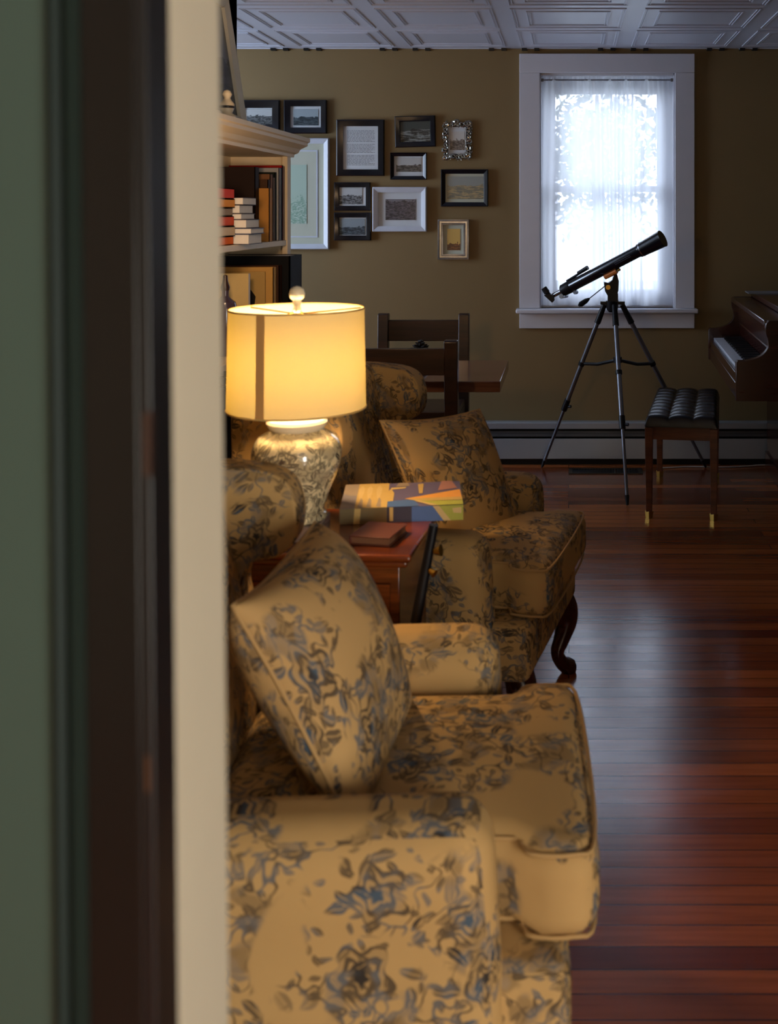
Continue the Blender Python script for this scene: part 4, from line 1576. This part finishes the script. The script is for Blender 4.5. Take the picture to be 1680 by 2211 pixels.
# fork mount
bm = bmesh.new()
prism(bm, [(-0.045, 1.045), (-0.038, 0.995), (-0.020, 0.965), (0.020, 0.965), (0.032, 1.0), (0.034, 1.05), (0.026, 1.085), (0.012, 1.095), (0.0, 1.055), (-0.02, 1.04)], 'y', -0.026, 0.026)
obj('mount_yoke', bm, M['blackplastic'], ts, bevel=0.003)
k0 = L(P(1313, 620, 5.59))
bm = TB([k0 + Vector((0, -0.005, 0)), k0 + Vector((0, -0.016, 0))], 0.0125, 16)
obj('lock_knob', bm, M['brass'], ts, smooth=True)
# tube
A = P(1216, 627, 5.70)
Bp = P(1431, 515, 5.44)
A, Bp = L(A), L(Bp)
ax = Bp - A
un = ax.normalized()
g = lambda k, off=(0, 0, 0): A + ax * k + Vector(off)
upv = (Vector((0, 0, 1)) - un * un.z).normalized()
sd = un.cross(upv)
obj('optical_tube', TB([g(0.02), g(0.04), g(0.80)], [0.026, 0.031, 0.0315], 28), M['blacktube'], ts, smooth=True)
bm = bmesh.new()
rings = tube(bm, [g(0.775), g(0.79), g(0.99), g(1.0), g(0.995), g(0.86)], [0.036, 0.0375, 0.0445, 0.0455, 0.042, 0.036], 32, caps=False)
bm.faces.new(rings[-1])
obj('dew_shield', bm, M['blacktube'], ts, smooth=True)
obj('silver_ring', TB([g(0.792), g(0.803)], [0.0385, 0.0390], 32), M['chrome'], ts, smooth=True)
obj('rear_cell', TB([g(-0.01), g(0.0), g(0.075), g(0.085)], [0.026, 0.032, 0.034, 0.032], 24), M['blackplastic'], ts, smooth=True)
obj('focuser_tube', TB([g(-0.12), g(0.0)], 0.0125, 16), M['chrome'], ts, smooth=True)
fk = g(-0.015) - upv * 0.028
for sg in (-1, 1):
    obj('focus_knob', TB([fk + sd * 0.006 * sg, fk + sd * 0.030 * sg], 0.013, 16), M['chrome'], ts, smooth=True)
fk2 = g(0.10) - upv * 0.040
obj('tension_knob', TB([fk2 - sd * 0.01, fk2 + sd * 0.01], 0.011, 14), M['greymetal'], ts, smooth=True)
dg = g(-0.15)
bm = TB([g(-0.12) - un * 0.0, dg], 0.017, 14)
obj('diagonal_sleeve', bm, M['blackplastic'], ts, smooth=True)
e0 = L(P(1189, 643, 5.72))
e1 = L(P(1176, 624, 5.72))
bm = bmesh.new()
prism(bm, [(-0.036, 0.014), (-0.012, 0.022), (0.018, 0.014), (0.022, -0.012), (0.008, -0.026)], 'y', -0.016, 0.016)
obj('star_diagonal', bm, M['blackplastic'], ts, loc=e0, bevel=0.002)
obj('eyepiece', TB([e0 + (e1 - e0) * 0.1, e0 + (e1 - e0) * 0.55, e0 + (e1 - e0) * 0.6, e1 + (e1 - e0) * 0.15], [0.013, 0.014, 0.0175, 0.016], 16), M['blackplastic'], ts, smooth=True)
# finder
f0 = L(P(1224, 607, 5.69))
f1 = L(P(1270, 579, 5.63))
fd = (f1 - f0)
obj('finder_rail', TB([f0, f0 + fd * 0.75], 0.007, 8), M['blackplastic'], ts, smooth=True)
obj('finder_scope', TB([f0 + fd * 0.55 + upv * 0.004, f1 + upv * 0.004], [0.011, 0.012], 14), M['blackplastic'], ts, smooth=True)
# dovetail saddle: orange
s0, s1 = g(0.40) - upv * 0.040, g(0.52) - upv * 0.040
bm = TB([s0, s1], 0.014, 8)
obj('saddle', bm, M['orange'], ts, smooth=True)
bm = TB([g(0.395) - upv * 0.032, g(0.545) - upv * 0.032], 0.008, 8)
obj('dovetail_bar', bm, M['blackplastic'], ts, smooth=True)
obj('saddle_screw', TB([s1 + un * 0.004, s1 + un * 0.02], 0.007, 10), M['brass'], ts, smooth=True)
# pan handle
q0, q1, q2 = L(P(1306, 618, 5.58)), L(P(1272, 645, 5.52)), L(P(1250, 660, 5.48))
obj('handle_rod', TB([q0, q1], 0.003, 8), M['greymetal'], ts, smooth=True)
obj('handle_grip', TB([q1, q1 + (q2 - q1) * 0.3, q1 + (q2 - q1) * 0.8, q2], [0.006, 0.013, 0.0145, 0.007], 14), M['blackplastic'], ts, smooth=True)
# faint white lettering along the tube
bm = bmesh.new()
rr = random.Random(9)
for row_, hgt in ((0.0, 0.0035), (0.009, 0.0022)):
    k = 0.55
    while k < 0.70:
        wl = rr.uniform(0.004, 0.009)
        c = g(k)
        nrm = (Vector((0, -1, 0)) - un * (-un.y)).normalized()
        lat = un.cross(nrm)
        base_ = c + nrm * 0.0316 + lat * (row_ - 0.006)
        q = [base_ + un * a + lat * b for a, b in ((0, 0), (wl * 0.5, 0), (wl * 0.5, hgt), (0, hgt))]
        fs = [bm.verts.new(v) for v in q] + [bm.verts.new(v + nrm * 0.0006) for v in q]
        bm.faces.new(fs[4:])
        for i in range(4):
            bm.faces.new((fs[i], fs[(i + 1) % 4], fs[4 + (i + 1) % 4], fs[4 + i]))
        k += wl / ax.length
obj('lettering', bm, mat('grey_lettering', (104, 110, 124), 0.5), ts)

# ------------------------------------------------------------------ piano bench
bn = thing('piano_bench', 'tufted black leather piano bench with brass feet', 'bench', (0.5756, 5.2835, 0), math.radians(-8.5))
hw, hl = 0.148, 0.388
for sx in (-1, 1):
    for sy in (-1, 1):
        cx, cy = sx * hw, sy * hl
        bm = bmesh.new()
        A_ = [bm.verts.new((cx + a * 0.014, cy + b * 0.014, 0.03)) for a, b in ((-1, -1), (1, -1), (1, 1), (-1, 1))]
        B_ = [bm.verts.new((cx + a * 0.019, cy + b * 0.019, 0.42)) for a, b in ((-1, -1), (1, -1), (1, 1), (-1, 1))]
        for i in range(4):
            bm.faces.new((A_[i], A_[(i + 1) % 4], B_[(i + 1) % 4], B_[i]))
        bm.faces.new(A_)
        bm.faces.new(B_)
        lg = obj('leg', bm, M['bench_wood'], bn, bevel=0.003)
        obj('brass_cap', TB([(cx, cy, 0.0), (cx, cy, 0.032)], [0.0165, 0.0195], 4), M['brass'], lg)
bm = bmesh.new()
for sy in (-1, 1):
    box(bm, -hw + 0.018, hw - 0.018, sy * hl - 0.010, sy * hl + 0.012, 0.365, 0.424)
for sx in (-1, 1):
    box(bm, sx * hw - 0.010, sx * hw + 0.012, -hl + 0.018, hl - 0.018, 0.365, 0.424)
obj('apron', bm, M['bench_wood'], bn)
obj('seat_board', BX(-hw - 0.014, hw + 0.014, -hl - 0.014, hl + 0.014, 0.421, 0.43), M['bench_wood'], bn)
NX, NY = 3, 9


def seat(u, v):
    a, b = u * 2 - 1, v * 2 - 1
    x = a * 0.168
    y_ = b * 0.408
    edge = min(1, (1 - abs(a)) / 0.12) * 1.0
    edge2 = min(1, (1 - abs(b)) / 0.05)
    sm = lambda q: math.sqrt(max(0, 1 - (1 - q) ** 2))
    fu = (u * NX) % 1.0
    fv = (v * NY) % 1.0
    tuft = (abs(math.sin(PI * fu)) ** 0.45) * (abs(math.sin(PI * fv)) ** 0.5)
    z = 0.43 + 0.034 * sm(edge) * sm(edge2) + 0.016 * tuft * sm(edge) * sm(edge2)
    return (x, y_, z)


bm = grid_surface(seat, 60, 126)
bnd = [e for e in bm.edges if e.is_boundary]
r = bmesh.ops.extrude_edge_only(bm, edges=bnd)
for v in [g_ for g_ in r['geom'] if isinstance(g_, bmesh.types.BMVert)]:
    v.co.z = 0.424
obj('cushion', bm, M['leather'], bn, smooth='all')

# ------------------------------------------------------------------ piano
pn = thing('upright_piano', 'low mahogany upright piano at the right with open keyboard', 'piano', (0.720, 4.58, 0), math.radians(-2.3))
PL = 1.335
chk = [(0, .599), (0, .762), (.006, .7725), (.037, .7725), (.075, .7805), (.107, .7945), (.129, .8156), (.138, .837), (.1355, .867), (.129, .886), (.126, .913),
       (.130, .932), (.141, .946)]
cs = [(p.x, p.y) for p in spline([(a, b, 0) for a, b in chk[2:]], 5)]
cpoly = chk[:2] + cs + [(.60, .946), (.60, .599)]
for a, b in ((0, 0.038), (PL - 0.038, PL)):
    bm = bmesh.new()
    prism(bm, cpoly, 'y', a, b)
    obj('cheek', bm, M['piano_wood'], pn, bevel=0.002)
obj('keybed', BX(0.006, 0.36, 0.038, PL - 0.038, 0.60, 0.665), M['piano_wood'], pn, bevel=0.003)
obj('key_slip', BX(0.008, 0.024, 0.038, PL - 0.038, 0.665, 0.708), M['piano_wood'], pn, bevel=0.002)
bm = bmesh.new()
prism(bm, [(0.175, 0.735), (0.190, 0.735), (0.160, 0.918), (0.146, 0.918)], 'y', 0.038, PL - 0.038)
fb = obj('fallboard', bm, M['piano_wood'], pn)
bm = bmesh.new()
prism(bm, [(0.160, 0.805), (0.166, 0.79), (0.170, 0.795), (0.164, 0.812)], 'y', 0.04, PL - 0.04)
obj('moulding_strip', bm, M['piano_wood'], fb)
obj('top_ledge', BX(0.124, 0.60, 0.038, PL - 0.038, 0.918, 0.944), M['piano_wood'], pn, bevel=0.004)
obj('upper_lid', BX(0.235, 0.60, -0.0, PL, 0.946, 0.975), M['piano_wood'], pn, bevel=0.004)
obj('lower_case', BX(0.325, 0.60, 0.0, PL, 0.03, 0.60), M['piano_wood'], pn, bevel=0.003)
obj('toe_rail', BX(0.315, 0.60, 0.0, PL, 0.0, 0.09), M['piano_wood'], pn)
NK = 52
kw = (PL - 0.076 - 0.03) / NK
bmk = BX(0.0, 0.145, 0.0007, kw - 0.0007, 0.668, 0.722)
k0 = obj('white_key', bmk, M['whitekey'], pn, bevel=0.0012)
for i in range(NK):
    k = k0 if i == 0 else k0.copy()
    if i:
        COL.objects.link(k)
        k.parent = pn
    k.location = (0.027, 0.053 + i * kw, 0)
bmk = bmesh.new()
prism(bmk, [(0.0, 0.722), (0.004, 0.733), (0.095, 0.735), (0.095, 0.722)], 'y', -0.0055, 0.0055)
b0 = None
for i in range(NK - 1):
    if i % 7 in (1, 4):
        continue
    if b0 is None:
        b0 = obj('black_key', bmk, M['blackplastic'], pn)
        k = b0
    else:
        k = b0.copy()
        COL.objects.link(k)
        k.parent = pn
    k.location = (0.027 + 0.050, 0.053 + (i + 1) * kw, 0)
sm = thing('sheet_music', 'pale sheet music lying on the far end of the piano top', 'sheet music', (0.720 + 0.24, 4.58 + 1.10, 0.9755), math.radians(-2.3))
obj('sheet', BX(0, 0.22, 0, 0.16, 0, 0.006), mat('grey_paper', (120, 122, 126), 0.6), sm)
